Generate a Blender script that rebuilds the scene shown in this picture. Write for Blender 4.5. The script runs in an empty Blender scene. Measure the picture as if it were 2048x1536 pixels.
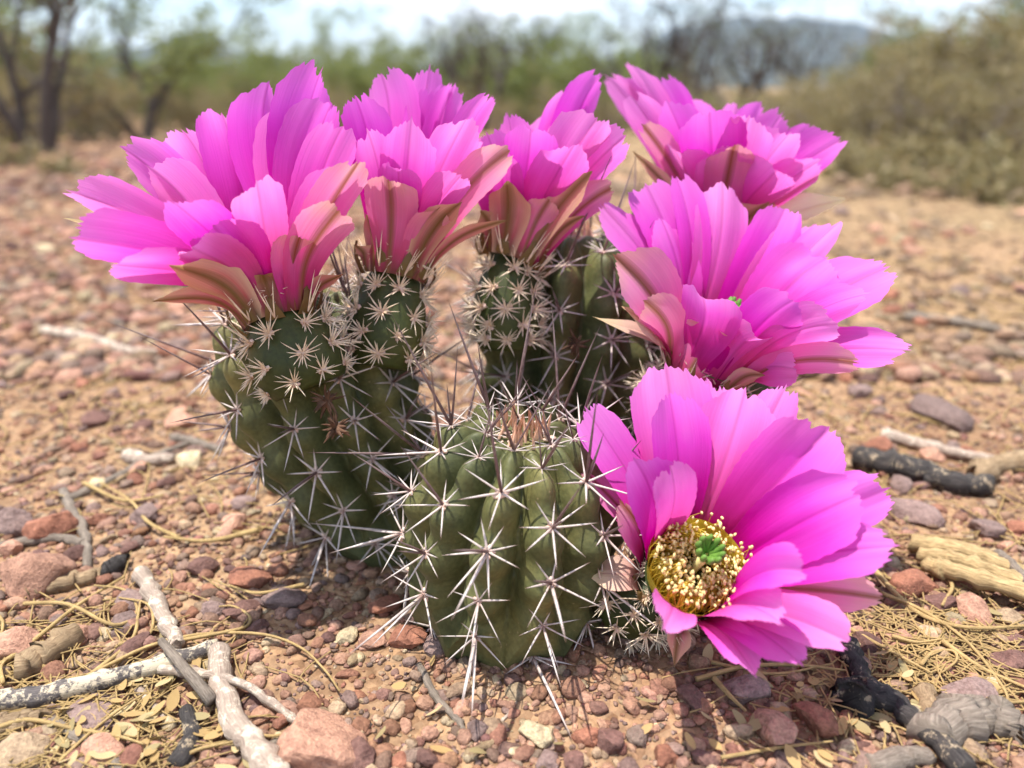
import bpy, math, random
import numpy as np
from mathutils import Vector, Matrix, noise

# ------------------------------------------------------------------ camera, sky, sun
scene = bpy.context.scene
COL = scene.collection
FPX = 1547.0                      # focal length in photo pixels (2048 wide)
HCAM = 0.125
PITCH = math.radians(21.0)
cd = bpy.data.cameras.new('camera')
cam = bpy.data.objects.new('camera', cd)
COL.objects.link(cam)
cam.location = (0, 0, HCAM)
cam.rotation_euler = (math.pi / 2 - PITCH, 0, 0)
cd.sensor_width = 36.0
cd.lens = FPX / 2048.0 * 36.0
cd.clip_start = 0.005
cd.clip_end = 20000.0
cd.dof.use_dof = True
cd.dof.focus_distance = 0.178
cd.dof.aperture_fstop = 9.5
scene.camera = cam

SUN_DIR = Vector((-0.23, 0.0, 0.97)).normalized()     # towards the sun
world = bpy.data.worlds.new('World')
scene.world = world
world.use_nodes = True
wn, wl = world.node_tree.nodes, world.node_tree.links
wn.clear()
w_out = wn.new('ShaderNodeOutputWorld')
w_bg = wn.new('ShaderNodeBackground')
w_sky = wn.new('ShaderNodeTexSky')
w_sky.sky_type = 'NISHITA'
w_sky.sun_disc = False
w_sky.sun_elevation = math.asin(SUN_DIR.z)
w_sky.sun_rotation = math.atan2(SUN_DIR.x, SUN_DIR.y)
w_sky.air_density = 1.0
w_sky.dust_density = 0.6
w_tc = wn.new('ShaderNodeTexCoord')
w_map = wn.new('ShaderNodeMapping')
w_map.inputs['Scale'].default_value = (1.6, 1.6, 7.0)
w_noise = wn.new('ShaderNodeTexNoise')
w_noise.inputs['Scale'].default_value = 2.2
w_noise.inputs['Detail'].default_value = 7.0
w_noise.inputs['Roughness'].default_value = 0.58
w_ramp = wn.new('ShaderNodeValToRGB')
w_ramp.color_ramp.elements[0].position = 0.44
w_ramp.color_ramp.elements[1].position = 0.66
w_mix = wn.new('ShaderNodeMixRGB')
w_mix.inputs['Color2'].default_value = (8.6, 8.8, 9.2, 1)
wl.new(w_tc.outputs['Generated'], w_map.inputs['Vector'])
wl.new(w_map.outputs['Vector'], w_noise.inputs['Vector'])
wl.new(w_noise.outputs['Fac'], w_ramp.inputs['Fac'])
wl.new(w_ramp.outputs['Color'], w_mix.inputs['Fac'])
wl.new(w_sky.outputs['Color'], w_mix.inputs['Color1'])
wl.new(w_mix.outputs['Color'], w_bg.inputs['Color'])
w_bg.inputs['Strength'].default_value = 0.13
wl.new(w_bg.outputs['Background'], w_out.inputs['Surface'])

sd = bpy.data.lights.new('sun', 'SUN')
sd.energy = 4.4
sd.angle = math.radians(0.55)
sd.color = (1.0, 0.95, 0.87)
sun = bpy.data.objects.new('sun', sd)
COL.objects.link(sun)
sun.location = (0, 0, 5)
sun.rotation_euler = SUN_DIR.to_track_quat('Z', 'Y').to_euler()

vs = scene.view_settings
vs.view_transform = 'Standard'
vs.look = 'None'
vs.exposure = 0.88
vs.gamma = 1.0
vs.use_curve_mapping = False
cy = scene.cycles
cy.use_denoising = True
cy.use_adaptive_sampling = True
cy.adaptive_threshold = 0.025
cy.max_bounces = 8
cy.diffuse_bounces = 4
cy.transmission_bounces = 6
cy.transparent_max_bounces = 6
cy.volume_bounces = 0
cy.caustics_reflective = False
cy.caustics_refractive = False

# ------------------------------------------------------------------ projection helpers
CP, SP = math.cos(PITCH), math.sin(PITCH)
CAM = Vector((0, 0, HCAM))


def ray(px, py):
    u, v = (px - 1024.0) / FPX, (768.0 - py) / FPX
    return Vector((u, CP + v * SP, -SP + v * CP))


def P(px, py, d):
    return CAM + ray(px, py) * d


def G(px, py, z=0.0):
    r = ray(px, py)
    return CAM + r * ((HCAM - z) / -r.z)


def gh(x, y):
    """height of the ground"""
    d = math.hypot(x, y)
    z = -0.6 * min(1.0, max(0.0, (d - 0.5) / 14.5)) ** 1.0
    a = 0.0022 if d < 1 else min(0.0022 * d, 0.04)
    f = 9.0 if d < 1 else 9.0 / max(1.0, d ** 0.7)
    if d < 60:
        z += a * noise.noise((x * f, y * f, 3.3)) + 0.4 * a * noise.noise((x * f * 3.1, y * f * 3.1, 8.1))
    return z


def px_at(px, Y):
    z = gh(0, Y)
    return (px - 1024.0) / FPX * (Y * CP + (HCAM - z) * SP)


# ------------------------------------------------------------------ mesh helpers
class MB:
    def __init__(s):
        s.v, s.f, s.uv, s.m, s.c = [], [], [], [], []

    def add(s, v, f, uv=None, m=0, c=None):
        o = len(s.v)
        s.v.extend(v)
        s.f.extend([tuple(i + o for i in q) for q in f])
        s.uv.extend(uv if uv is not None else [(0.0, 0.0)] * len(v))
        s.m.extend([m] * len(f))
        s.c.extend([c if c is not None else (1, 1, 1, 1)] * len(v))

    def mesh(s, name, mats, smooth=True, color=False):
        me = bpy.data.meshes.new(name)
        me.from_pydata([tuple(p) for p in s.v], [], s.f)
        for m in mats:
            me.materials.append(m)
        n = len(me.loops)
        li = np.empty(n, dtype=np.int32)
        me.loops.foreach_get('vertex_index', li)
        uvl = me.uv_layers.new(name='UVMap')
        uvl.data.foreach_set('uv', np.asarray(s.uv, dtype=np.float32)[li].ravel())
        me.polygons.foreach_set('material_index', np.asarray(s.m, dtype=np.int32))
        me.polygons.foreach_set('use_smooth', np.full(len(me.polygons), smooth))
        if color:
            at = me.color_attributes.new('Col', 'FLOAT_COLOR', 'POINT')
            at.data.foreach_set('color', np.asarray(s.c, dtype=np.float32).ravel())
        me.update()
        return me


def link(name, me, parent=None, **props):
    o = bpy.data.objects.new(name, me)
    COL.objects.link(o)
    if parent is not None:
        o.parent = parent
    for k, val in props.items():
        o[k] = val
    return o


def tube(pts, radii, sides=6, cap=True, phase=0.0, wob=0.0, rng=None):
    pts = [Vector(p) for p in pts]
    n = len(pts)
    t0 = (pts[1] - pts[0]).normalized()
    ref = Vector((0, 0, 1)) if abs(t0.z) < 0.9 else Vector((1, 0, 0))
    a = t0.cross(ref).normalized()
    v, f, uv = [], [], []
    for i in range(n):
        t = (pts[min(i + 1, n - 1)] - pts[max(i - 1, 0)]).normalized()
        a = (a - t * a.dot(t)).normalized()
        b = t.cross(a)
        for k in range(sides):
            an = phase + 2 * math.pi * k / sides
            r = radii[i]
            if wob and rng:
                r *= 1 + wob * (rng.random() - 0.5) * 2
            v.append(pts[i] + (a * math.cos(an) + b * math.sin(an)) * r)
            uv.append((k / sides, i / (n - 1)))
    for i in range(n - 1):
        for k in range(sides):
            k2 = (k + 1) % sides
            f.append((i * sides + k, i * sides + k2, (i + 1) * sides + k2, (i + 1) * sides + k))
    if cap:
        f.append(tuple(range(sides - 1, -1, -1)))
        f.append(tuple((n - 1) * sides + k for k in range(sides)))
    return v, f, uv


def bez(p0, p1, p2, p3, t):
    s = 1 - t
    return p0 * (s ** 3) + p1 * (3 * s * s * t) + p2 * (3 * s * t * t) + p3 * (t ** 3)


def catmull(pts, n):
    pts = [Vector(p) for p in pts]
    if len(pts) == 2:
        return [pts[0].lerp(pts[1], i / (n - 1)) for i in range(n)]
    q = [pts[0] * 2 - pts[1]] + pts + [pts[-1] * 2 - pts[-2]]
    out = []
    segs = len(pts) - 1
    for i in range(n):
        x = i / (n - 1) * segs
        k = min(int(x), segs - 1)
        t = x - k
        a, b, c, d = q[k], q[k + 1], q[k + 2], q[k + 3]
        out.append(0.5 * ((2 * b) + (c - a) * t + (2 * a - 5 * b + 4 * c - d) * t * t + (3 * b - a - 3 * c + d) * t ** 3))
    return out


# ------------------------------------------------------------------ materials
def newmat(name):
    m = bpy.data.materials.new(name)
    m.use_nodes = True
    nt = m.node_tree
    nt.nodes.clear()
    out = nt.nodes.new('ShaderNodeOutputMaterial')
    return m, nt.nodes, nt.links, out


def ramp(N, stops):
    r = N.new('ShaderNodeValToRGB')
    e = r.color_ramp.elements
    while len(e) < len(stops):
        e.new(0.5)
    for i, (p, c) in enumerate(stops):
        e[i].position = p
        e[i].color = (c[0], c[1], c[2], 1)
    return r


def mix(N, L, a, b, fac, mode='MIX'):
    m = N.new('ShaderNodeMixRGB')
    m.blend_type = mode
    for sock, val in (('Color1', a), ('Color2', b), ('Fac', fac)):
        if hasattr(val, 'links') or hasattr(val, 'is_linked'):
            L.new(val, m.inputs[sock])
        elif isinstance(val, (int, float)):
            m.inputs[sock].default_value = val
        else:
            m.inputs[sock].default_value = (val[0], val[1], val[2], 1)
    return m.outputs['Color']


def tex_noise(N, L, vec, scale, detail=4, rough=0.55):
    t = N.new('ShaderNodeTexNoise')
    t.inputs['Scale'].default_value = scale
    t.inputs['Detail'].default_value = detail
    t.inputs['Roughness'].default_value = rough
    if vec is not None:
        L.new(vec, t.inputs['Vector'])
    return t.outputs['Fac']


def mapping(N, L, vec, scale, loc=None):
    m = N.new('ShaderNodeMapping')
    m.inputs['Scale'].default_value = scale
    L.new(vec, m.inputs['Vector'])
    if loc is not None:
        L.new(loc, m.inputs['Location'])
    return m.outputs['Vector']


def bump(N, L, h, strength, dist):
    b = N.new('ShaderNodeBump')
    b.inputs['Strength'].default_value = strength
    b.inputs['Distance'].default_value = dist
    L.new(h, b.inputs['Height'])
    return b.outputs['Normal']


def math_node(N, L, op, a, b=None, c=None, clamp=False):
    m = N.new('ShaderNodeMath')
    m.operation = op
    m.use_clamp = clamp
    for i, val in enumerate((a, b, c)):
        if val is None:
            continue
        if isinstance(val, (int, float)):
            m.inputs[i].default_value = val
        else:
            L.new(val, m.inputs[i])
    return m.outputs[0]


def petal_mat(name, stops, stripe=None, stripe_w=0.0, transl=0.5, edge=None):
    m, N, L, out = newmat(name)
    uvn = N.new('ShaderNodeUVMap')
    sep = N.new('ShaderNodeSeparateXYZ')
    L.new(uvn.outputs['UV'], sep.inputs[0])
    oi = N.new('ShaderNodeObjectInfo')
    rnd = oi.outputs['Random']
    comb = N.new('ShaderNodeCombineXYZ')
    L.new(math_node(N, L, 'MULTIPLY', rnd, 37.0), comb.inputs[0])
    L.new(math_node(N, L, 'MULTIPLY', rnd, 91.0), comb.inputs[1])
    vstre = mapping(N, L, uvn.outputs['UV'], (34.0, 1.1, 1.0), comb.outputs[0])
    st = tex_noise(N, L, vstre, 1.0, 3, 0.6)
    vbl = mapping(N, L, uvn.outputs['UV'], (3.0, 2.4, 1.0), comb.outputs[0])
    blot = tex_noise(N, L, vbl, 1.0, 2, 0.5)
    vv = math_node(N, L, 'ADD', sep.outputs['Y'], math_node(N, L, 'MULTIPLY_ADD', blot, 0.30, -0.15))
    r = ramp(N, stops)
    L.new(vv, r.inputs['Fac'])
    col = r.outputs['Color']
    au = math_node(N, L, 'ABSOLUTE', math_node(N, L, 'SUBTRACT', sep.outputs['X'], 0.5))   # 0 mid .. 0.5 edge
    if edge is not None:
        ef = math_node(N, L, 'MULTIPLY_ADD', au, 3.6, -0.85, clamp=True)
        col = mix(N, L, col, edge, ef)
    if stripe is not None:
        w = math_node(N, L, 'ADD', au, math_node(N, L, 'MULTIPLY_ADD', st, 0.10, -0.05))
        sf = math_node(N, L, 'SUBTRACT', 1.0, math_node(N, L, 'DIVIDE', w, stripe_w), clamp=True)
        sf = math_node(N, L, 'POWER', sf, 0.7)
        fade = math_node(N, L, 'MULTIPLY', sf, 0.95)
        col = mix(N, L, col, stripe, fade)
    else:
        mf = math_node(N, L, 'SUBTRACT', 1.0, math_node(N, L, 'DIVIDE', au, 0.035), clamp=True)
        col = mix(N, L, col, mix(N, L, col, (0.62, 0.35, 0.5), 1.0, 'MULTIPLY'), math_node(N, L, 'MULTIPLY', mf, 0.55))
    stc = ramp(N, [(0.3, (0.82, 0.70, 0.82)), (0.7, (1.0, 1.0, 1.0))])
    L.new(st, stc.inputs['Fac'])
    col = mix(N, L, col, stc.outputs['Color'], 0.45, 'MULTIPLY')
    hs = N.new('ShaderNodeHueSaturation')
    L.new(col, hs.inputs['Color'])
    L.new(math_node(N, L, 'MULTIPLY_ADD', rnd, 0.03, 0.488), hs.inputs['Hue'])
    L.new(math_node(N, L, 'MULTIPLY_ADD', rnd, -0.16, 1.06), hs.inputs['Saturation'])
    L.new(math_node(N, L, 'MULTIPLY_ADD', rnd, 0.22, 0.86), hs.inputs['Value'])
    col = hs.outputs['Color']
    nrm = bump(N, L, st, 0.18, 0.0005)
    pb = N.new('ShaderNodeBsdfPrincipled')
    L.new(col, pb.inputs['Base Color'])
    pb.inputs['Roughness'].default_value = 0.55
    pb.inputs['Specular IOR Level'].default_value = 0.28
    L.new(nrm, pb.inputs['Normal'])
    tr = N.new('ShaderNodeBsdfTranslucent')
    L.new(col, tr.inputs['Color'])
    L.new(nrm, tr.inputs['Normal'])
    ms = N.new('ShaderNodeMixShader')
    ms.inputs[0].default_value = transl
    L.new(pb.outputs[0], ms.inputs[1])
    L.new(tr.outputs[0], ms.inputs[2])
    L.new(ms.outputs[0], out.inputs['Surface'])
    return m


PINK = [(0.0, (0.30, 0.006, 0.07)), (0.20, (0.62, 0.010, 0.24)), (0.42, (0.78, 0.035, 0.47)),
        (0.72, (0.82, 0.105, 0.65)), (1.0, (0.86, 0.25, 0.76))]
M_PETAL = petal_mat('petal_magenta', PINK)
M_OUTER = petal_mat('petal_outer', [(0.0, (0.22, 0.05, 0.03)), (0.2, (0.68, 0.05, 0.22)), (0.5, (0.88, 0.17, 0.50)),
                                    (0.8, (0.88, 0.32, 0.56)), (1.0, (0.86, 0.48, 0.46))],
                    stripe=(0.30, 0.12, 0.05), stripe_w=0.12, transl=0.42)
M_SEPAL = petal_mat('sepal', [(0.0, (0.12, 0.07, 0.03)), (0.25, (0.48, 0.09, 0.12)), (0.55, (0.70, 0.27, 0.28)),
                              (0.85, (0.68, 0.40, 0.26)), (1.0, (0.70, 0.52, 0.26))],
                    stripe=(0.20, 0.115, 0.03), stripe_w=0.20, transl=0.34, edge=(0.74, 0.46, 0.30))
M_CREAM = petal_mat('sepal_cream', [(0.0, (0.40, 0.12, 0.10)), (0.3, (0.72, 0.38, 0.32)), (0.7, (0.78, 0.56, 0.42)),
                                    (1.0, (0.80, 0.70, 0.34))], transl=0.4)


def skin_mat(name, a, b, c):
    m, N, L, out = newmat(name)
    tc = N.new('ShaderNodeTexCoord')
    big = tex_noise(N, L, tc.outputs['Object'], 60.0, 4)
    fine = tex_noise(N, L, tc.outputs['Object'], 900.0, 2)
    r = ramp(N, [(0.30, a), (0.52, b), (0.74, c)])
    L.new(big, r.inputs['Fac'])
    fr = ramp(N, [(0.35, (0.75, 0.75, 0.75)), (0.65, (1.12, 1.12, 1.12))])
    L.new(fine, fr.inputs['Fac'])
    col = mix(N, L, r.outputs['Color'], fr.outputs['Color'], 0.8, 'MULTIPLY')
    # small corky scars and dust grains
    vor = N.new('ShaderNodeTexVoronoi')
    vor.inputs['Scale'].default_value = 420.0
    L.new(tc.outputs['Object'], vor.inputs['Vector'])
    df = math_node(N, L, 'MULTIPLY', math_node(N, L, 'LESS_THAN', vor.outputs['Distance'], 0.12), math_node(N, L, 'GREATER_THAN', big, 0.56))
    col = mix(N, L, col, (0.36, 0.27, 0.14), math_node(N, L, 'MULTIPLY', df, 0.55))
    pb = N.new('ShaderNodeBsdfPrincipled')
    L.new(col, pb.inputs['Base Color'])
    pb.inputs['Roughness'].default_value = 0.55
    pb.inputs['Specular IOR Level'].default_value = 0.3
    L.new(bump(N, L, fine, 0.25, 0.0004), pb.inputs['Normal'])
    L.new(pb.outputs[0], out.inputs['Surface'])
    return m


M_SKIN = skin_mat('cactus_skin', (0.060, 0.070, 0.028), (0.108, 0.112, 0.041), (0.20, 0.175, 0.06))
M_OVARY = skin_mat('ovary_skin', (0.026, 0.036, 0.008), (0.042, 0.052, 0.010), (0.085, 0.080, 0.018))


def spine_mat(name, stops, transl=0.0):
    m, N, L, out = newmat(name)
    uvn = N.new('ShaderNodeUVMap')
    sep = N.new('ShaderNodeSeparateXYZ')
    L.new(uvn.outputs['UV'], sep.inputs[0])
    tc = N.new('ShaderNodeTexCoord')
    nz = tex_noise(N, L, tc.outputs['Object'], 700.0, 3)
    r = ramp(N, stops)
    L.new(math_node(N, L, 'ADD', sep.outputs['Y'], math_node(N, L, 'MULTIPLY_ADD', nz, 0.3, -0.15)), r.inputs['Fac'])
    sh = ramp(N, [(0.3, (0.62, 0.6, 0.6)), (0.7, (1.1, 1.1, 1.1))])
    L.new(nz, sh.inputs['Fac'])
    col = mix(N, L, r.outputs['Color'], sh.outputs['Color'], 0.8, 'MULTIPLY')
    pb = N.new('ShaderNodeBsdfPrincipled')
    L.new(col, pb.inputs['Base Color'])
    pb.inputs['Roughness'].default_value = 0.5
    L.new(pb.outputs[0], out.inputs['Surface'])
    return m


M_SPINE = spine_mat('spine_radial', [(0.0, (0.30, 0.16, 0.12)), (0.12, (0.55, 0.45, 0.40)), (0.7, (0.66, 0.60, 0.56)), (1.0, (0.22, 0.12, 0.09))])
M_CENTRAL = spine_mat('spine_central', [(0.0, (0.10, 0.045, 0.04)), (0.3, (0.17, 0.10, 0.095)), (0.7, (0.24, 0.18, 0.17)), (1.0, (0.07, 0.035, 0.03))])
M_BRISTLE = spine_mat('bristle', [(0.0, (0.66, 0.44, 0.29)), (0.4, (0.86, 0.70, 0.50)), (1.0, (0.84, 0.72, 0.54))])
M_WOOL = spine_mat('areole_wool', [(0.0, (0.60, 0.40, 0.32)), (1.0, (0.80, 0.60, 0.48))])
M_TIPWOOL = spine_mat('apex_spines', [(0.0, (0.78, 0.52, 0.36)), (0.7, (0.72, 0.40, 0.25)), (1.0, (0.40, 0.16, 0.09))])


def plain(name, col, rough=0.6, transl=0.0, spec=0.3, var=0.25, scale=300.0):
    m, N, L, out = newmat(name)
    tc = N.new('ShaderNodeTexCoord')
    nz = tex_noise(N, L, tc.outputs['Object'], scale, 3)
    sh = ramp(N, [(0.3, (1 - var,) * 3), (0.7, (1 + var,) * 3)])
    L.new(nz, sh.inputs['Fac'])
    c = mix(N, L, col, sh.outputs['Color'], 1.0, 'MULTIPLY')
    pb = N.new('ShaderNodeBsdfPrincipled')
    L.new(c, pb.inputs['Base Color'])
    pb.inputs['Roughness'].default_value = rough
    pb.inputs['Specular IOR Level'].default_value = spec
    if transl:
        tr = N.new('ShaderNodeBsdfTranslucent')
        L.new(c, tr.inputs['Color'])
        ms = N.new('ShaderNodeMixShader')
        ms.inputs[0].default_value = transl
        L.new(pb.outputs[0], ms.inputs[1])
        L.new(tr.outputs[0], ms.inputs[2])
        L.new(ms.outputs[0], out.inputs['Surface'])
    else:
        L.new(pb.outputs[0], out.inputs['Surface'])
    return m


M_FILAMENT = plain('filament', (0.82, 0.64, 0.10), 0.5, 0.4)
M_ANTHER = plain('anther', (0.90, 0.76, 0.34), 0.7, 0.2)
M_STIGMA = plain('stigma', (0.14, 0.27, 0.045), 0.6, 0.15)
M_STYLE = plain('style', (0.72, 0.70, 0.30), 0.5, 0.3)
M_TUBE = plain('floral_tube', (0.62, 0.50, 0.05), 0.6, 0.25)
M_DEAD = plain('dried_flower', (0.10, 0.055, 0.035), 0.9, 0.0, 0.1, 0.5)

# ------------------------------------------------------------------ ground and distance
def ground_material():
    m, N, L, out = newmat('desert_soil')
    tc = N.new('ShaderNodeTexCoord')
    ob = tc.outputs['Object']
    n1 = tex_noise(N, L, ob, 14.0, 6, 0.6)
    n2 = tex_noise(N, L, ob, 260.0, 4, 0.65)
    n3 = tex_noise(N, L, ob, 0.9, 5, 0.6)
    r = ramp(N, [(0.28, (0.26, 0.16, 0.105)), (0.5, (0.40, 0.262, 0.172)), (0.72, (0.48, 0.335, 0.225))])
    L.new(n1, r.inputs['Fac'])
    r2 = ramp(N, [(0.3, (0.62, 0.58, 0.56)), (0.7, (1.18, 1.16, 1.12))])
    L.new(n2, r2.inputs['Fac'])
    col = mix(N, L, r.outputs['Color'], r2.outputs['Color'], 0.9, 'MULTIPLY')
    r3 = ramp(N, [(0.38, (0.72, 0.74, 0.66)), (0.62, (1.05, 1.02, 1.0))])
    L.new(n3, r3.inputs['Fac'])
    col = mix(N, L, col, r3.outputs['Color'], 0.8, 'MULTIPLY')
    sp = N.new('ShaderNodeSeparateXYZ')
    L.new(ob, sp.inputs[0])
    lm = math_node(N, L, 'ADD', math_node(N, L, 'MULTIPLY', sp.outputs[0], 2.2), math_node(N, L, 'MULTIPLY_ADD', tex_noise(N, L, ob, 5.0, 5, 0.65), 2.4, -1.45), clamp=True)
    lc = ramp(N, [(0.35, (0.14, 0.10, 0.055)), (0.6, (0.34, 0.25, 0.14))])
    L.new(tex_noise(N, L, mapping(N, L, ob, (1.0, 2.6, 1.0)), 45.0, 5, 0.7), lc.inputs['Fac'])
    col = mix(N, L, col, lc.outputs['Color'], math_node(N, L, 'MULTIPLY', lm, 0.8))
    vor = N.new('ShaderNodeTexVoronoi')
    vor.inputs['Scale'].default_value = 480.0
    L.new(ob, vor.inputs['Vector'])
    vcol = ramp(N, [(0.0, (0.72, 0.62, 0.56)), (0.5, (1.0, 1.0, 1.0)), (1.0, (1.25, 1.15, 1.05))])
    sx = N.new('ShaderNodeSeparateXYZ')
    L.new(vor.outputs['Color'], sx.inputs[0])
    L.new(sx.outputs[0], vcol.inputs['Fac'])
    col = mix(N, L, col, vcol.outputs['Color'], 0.8, 'MULTIPLY')
    pb = N.new('ShaderNodeBsdfPrincipled')
    L.new(col, pb.inputs['Base Color'])
    pb.inputs['Roughness'].default_value = 0.95
    pb.inputs['Specular IOR Level'].default_value = 0.1
    hgt = math_node(N, L, 'ADD', n2, math_node(N, L, 'MULTIPLY', vor.outputs['Distance'], -0.8))
    L.new(bump(N, L, hgt, 0.8, 0.0015), pb.inputs['Normal'])
    L.new(pb.outputs[0], out.inputs['Surface'])
    return m


M_SOIL = ground_material()
mb = MB()
NA = 300
rad = [0.0] + [0.05 * (6000 / 0.05) ** (i / 189) for i in range(190)]
vv, ff = [(0, 0, gh(0, 0))], []
for i, r in enumerate(rad[1:]):
    for k in range(NA):
        a = 2 * math.pi * (k + 0.5 * (i % 2)) / NA
        x, y = r * math.cos(a), r * math.sin(a)
        vv.append((x, y, gh(x, y)))
for k in range(NA):
    ff.append((0, 1 + k, 1 + (k + 1) % NA))
for i in range(len(rad) - 2):
    for k in range(NA):
        k2 = (k + 1) % NA
        ff.append((1 + i * NA + k, 1 + (i + 1) * NA + k, 1 + (i + 1) * NA + k2, 1 + i * NA + k2))
mb.add(vv, ff)
link('ground', mb.mesh('ground', [M_SOIL]), kind='structure')

# far hills
m, N, L, out = newmat('hill_scrub')
tc = N.new('ShaderNodeTexCoord')
hn = tex_noise(N, L, tc.outputs['Object'], 0.02, 6, 0.65)
hr = ramp(N, [(0.35, (0.03, 0.04, 0.03)), (0.65, (0.09, 0.085, 0.065))])
L.new(hn, hr.inputs['Fac'])
pb = N.new('ShaderNodeBsdfPrincipled')
L.new(hr.outputs['Color'], pb.inputs['Base Color'])
pb.inputs['Roughness'].default_value = 1.0
pb.inputs['Specular IOR Level'].default_value = 0.0
L.new(pb.outputs[0], out.inputs['Surface'])
M_HILL = m


def hill_profile(px):
    """angular height of the ridge in photo pixels above the horizon"""
    pts = [(-900, 30), (-300, 55), (100, 60), (330, 70), (430, 88), (520, 62), (700, 40), (1000, 36), (1200, 50), (1330, 92),
           (1430, 106), (1540, 112), (1640, 110), (1740, 96), (1840, 86), (1900, 62), (2000, 34), (2300, 40), (2800, 60), (3300, 30)]
    for (a, ha), (b, hb) in zip(pts, pts[1:]):
        if a <= px <= b:
            t = (px - a) / (b - a)
            t = t * t * (3 - 2 * t)
            return ha + (hb - ha) * t
    return 25


mb = MB()
vv, ff = [], []
NX, NY = 260, 36
for j in range(NY):
    q = j / (NY - 1)
    dist = 1900 + 2600 * q
    prof = math.sin(min(1, q / 0.42) * math.pi / 2) if q < 0.42 else math.cos((q - 0.42) / 0.58 * math.pi / 2)
    for i in range(NX):
        px = -900 + 4200 * i / (NX - 1)
        x = (px - 1024) / FPX * dist
        hgt = hill_profile(px) / FPX * (1900 + 2600 * 0.42) * prof
        nz = noise.fractal((x * 0.003, dist * 0.003, 1.7), 1.0, 2.1, 5)
        vv.append((x, dist, -6 + hgt * (1 + 0.22 * nz) + 3 * nz * prof))
for j in range(NY - 1):
    for i in range(NX - 1):
        ff.append((j * NX + i, j * NX + i + 1, (j + 1) * NX + i + 1, (j + 1) * NX + i))
mb.add(vv, ff)
link('hills', mb.mesh('hills', [M_HILL]), kind='structure')

# the air: a thin haze that turns the hills blue
m, N, L, out = newmat('haze')
pv = N.new('ShaderNodeVolumePrincipled')
pv.inputs['Color'].default_value = (0.62, 0.78, 1.0, 1)
pv.inputs['Density'].default_value = 1.5e-4
pv.inputs['Anisotropy'].default_value = 0.2
L.new(pv.outputs[0], out.inputs['Volume'])
M_HAZE = m
mb = MB()
b0, b1 = (-6500, -6500, -9), (6500, 6500, 330)
vv = [(x, y, z) for z in (b0[2], b1[2]) for y in (b0[1], b1[1]) for x in (b0[0], b1[0])]
mb.add(vv, [(0, 2, 3, 1), (4, 5, 7, 6), (0, 1, 5, 4), (2, 6, 7, 3), (0, 4, 6, 2), (1, 3, 7, 5)])
link('haze', mb.mesh('haze', [M_HAZE], smooth=False), kind='stuff')

# ------------------------------------------------------------------ background trees and shrubs
def leaf_mat(name, a, b, transl=0.4):
    m, N, L, out = newmat(name)
    gm = N.new('ShaderNodeNewGeometry')
    r = ramp(N, [(0.0, a), (1.0, b)])
    L.new(gm.outputs['Random Per Island'], r.inputs['Fac'])
    pb = N.new('ShaderNodeBsdfPrincipled')
    L.new(r.outputs['Color'], pb.inputs['Base Color'])
    pb.inputs['Roughness'].default_value = 0.6
    tr = N.new('ShaderNodeBsdfTranslucent')
    L.new(r.outputs['Color'], tr.inputs['Color'])
    ms = N.new('ShaderNodeMixShader')
    ms.inputs[0].default_value = transl
    L.new(pb.outputs[0], ms.inputs[1])
    L.new(tr.outputs[0], ms.inputs[2])
    L.new(ms.outputs[0], out.inputs['Surface'])
    return m


M_LEAF_G = leaf_mat('leaf_green', (0.11, 0.15, 0.04), (0.27, 0.30, 0.085))
M_LEAF_B = leaf_mat('leaf_grey_green', (0.09, 0.11, 0.055), (0.17, 0.18, 0.09))
M_LEAF_Y = leaf_mat('leaf_dry', (0.17, 0.15, 0.06), (0.33, 0.26, 0.12))


def bark_mat(name, a, b, scale=40.0):
    m, N, L, out = newmat(name)
    tc = N.new('ShaderNodeTexCoord')
    nz = tex_noise(N, L, tc.outputs['Object'], scale, 5, 0.65)
    r = ramp(N, [(0.32, a), (0.68, b)])
    L.new(nz, r.inputs['Fac'])
    pb = N.new('ShaderNodeBsdfPrincipled')
    L.new(r.outputs['Color'], pb.inputs['Base Color'])
    pb.inputs['Roughness'].default_value = 0.9
    pb.inputs['Specular IOR Level'].default_value = 0.15
    L.new(bump(N, L, nz, 0.6, 0.01), pb.inputs['Normal'])
    L.new(pb.outputs[0], out.inputs['Surface'])
    return m


M_BARK_D = bark_mat('bark_dark', (0.035, 0.028, 0.026), (0.12, 0.10, 0.09))
M_BARK_P = bark_mat('bark_pale', (0.16, 0.13, 0.11), (0.38, 0.32, 0.28))
M_BARK_M = bark_mat('bark_brown', (0.07, 0.052, 0.042), (0.20, 0.155, 0.13))


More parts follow.
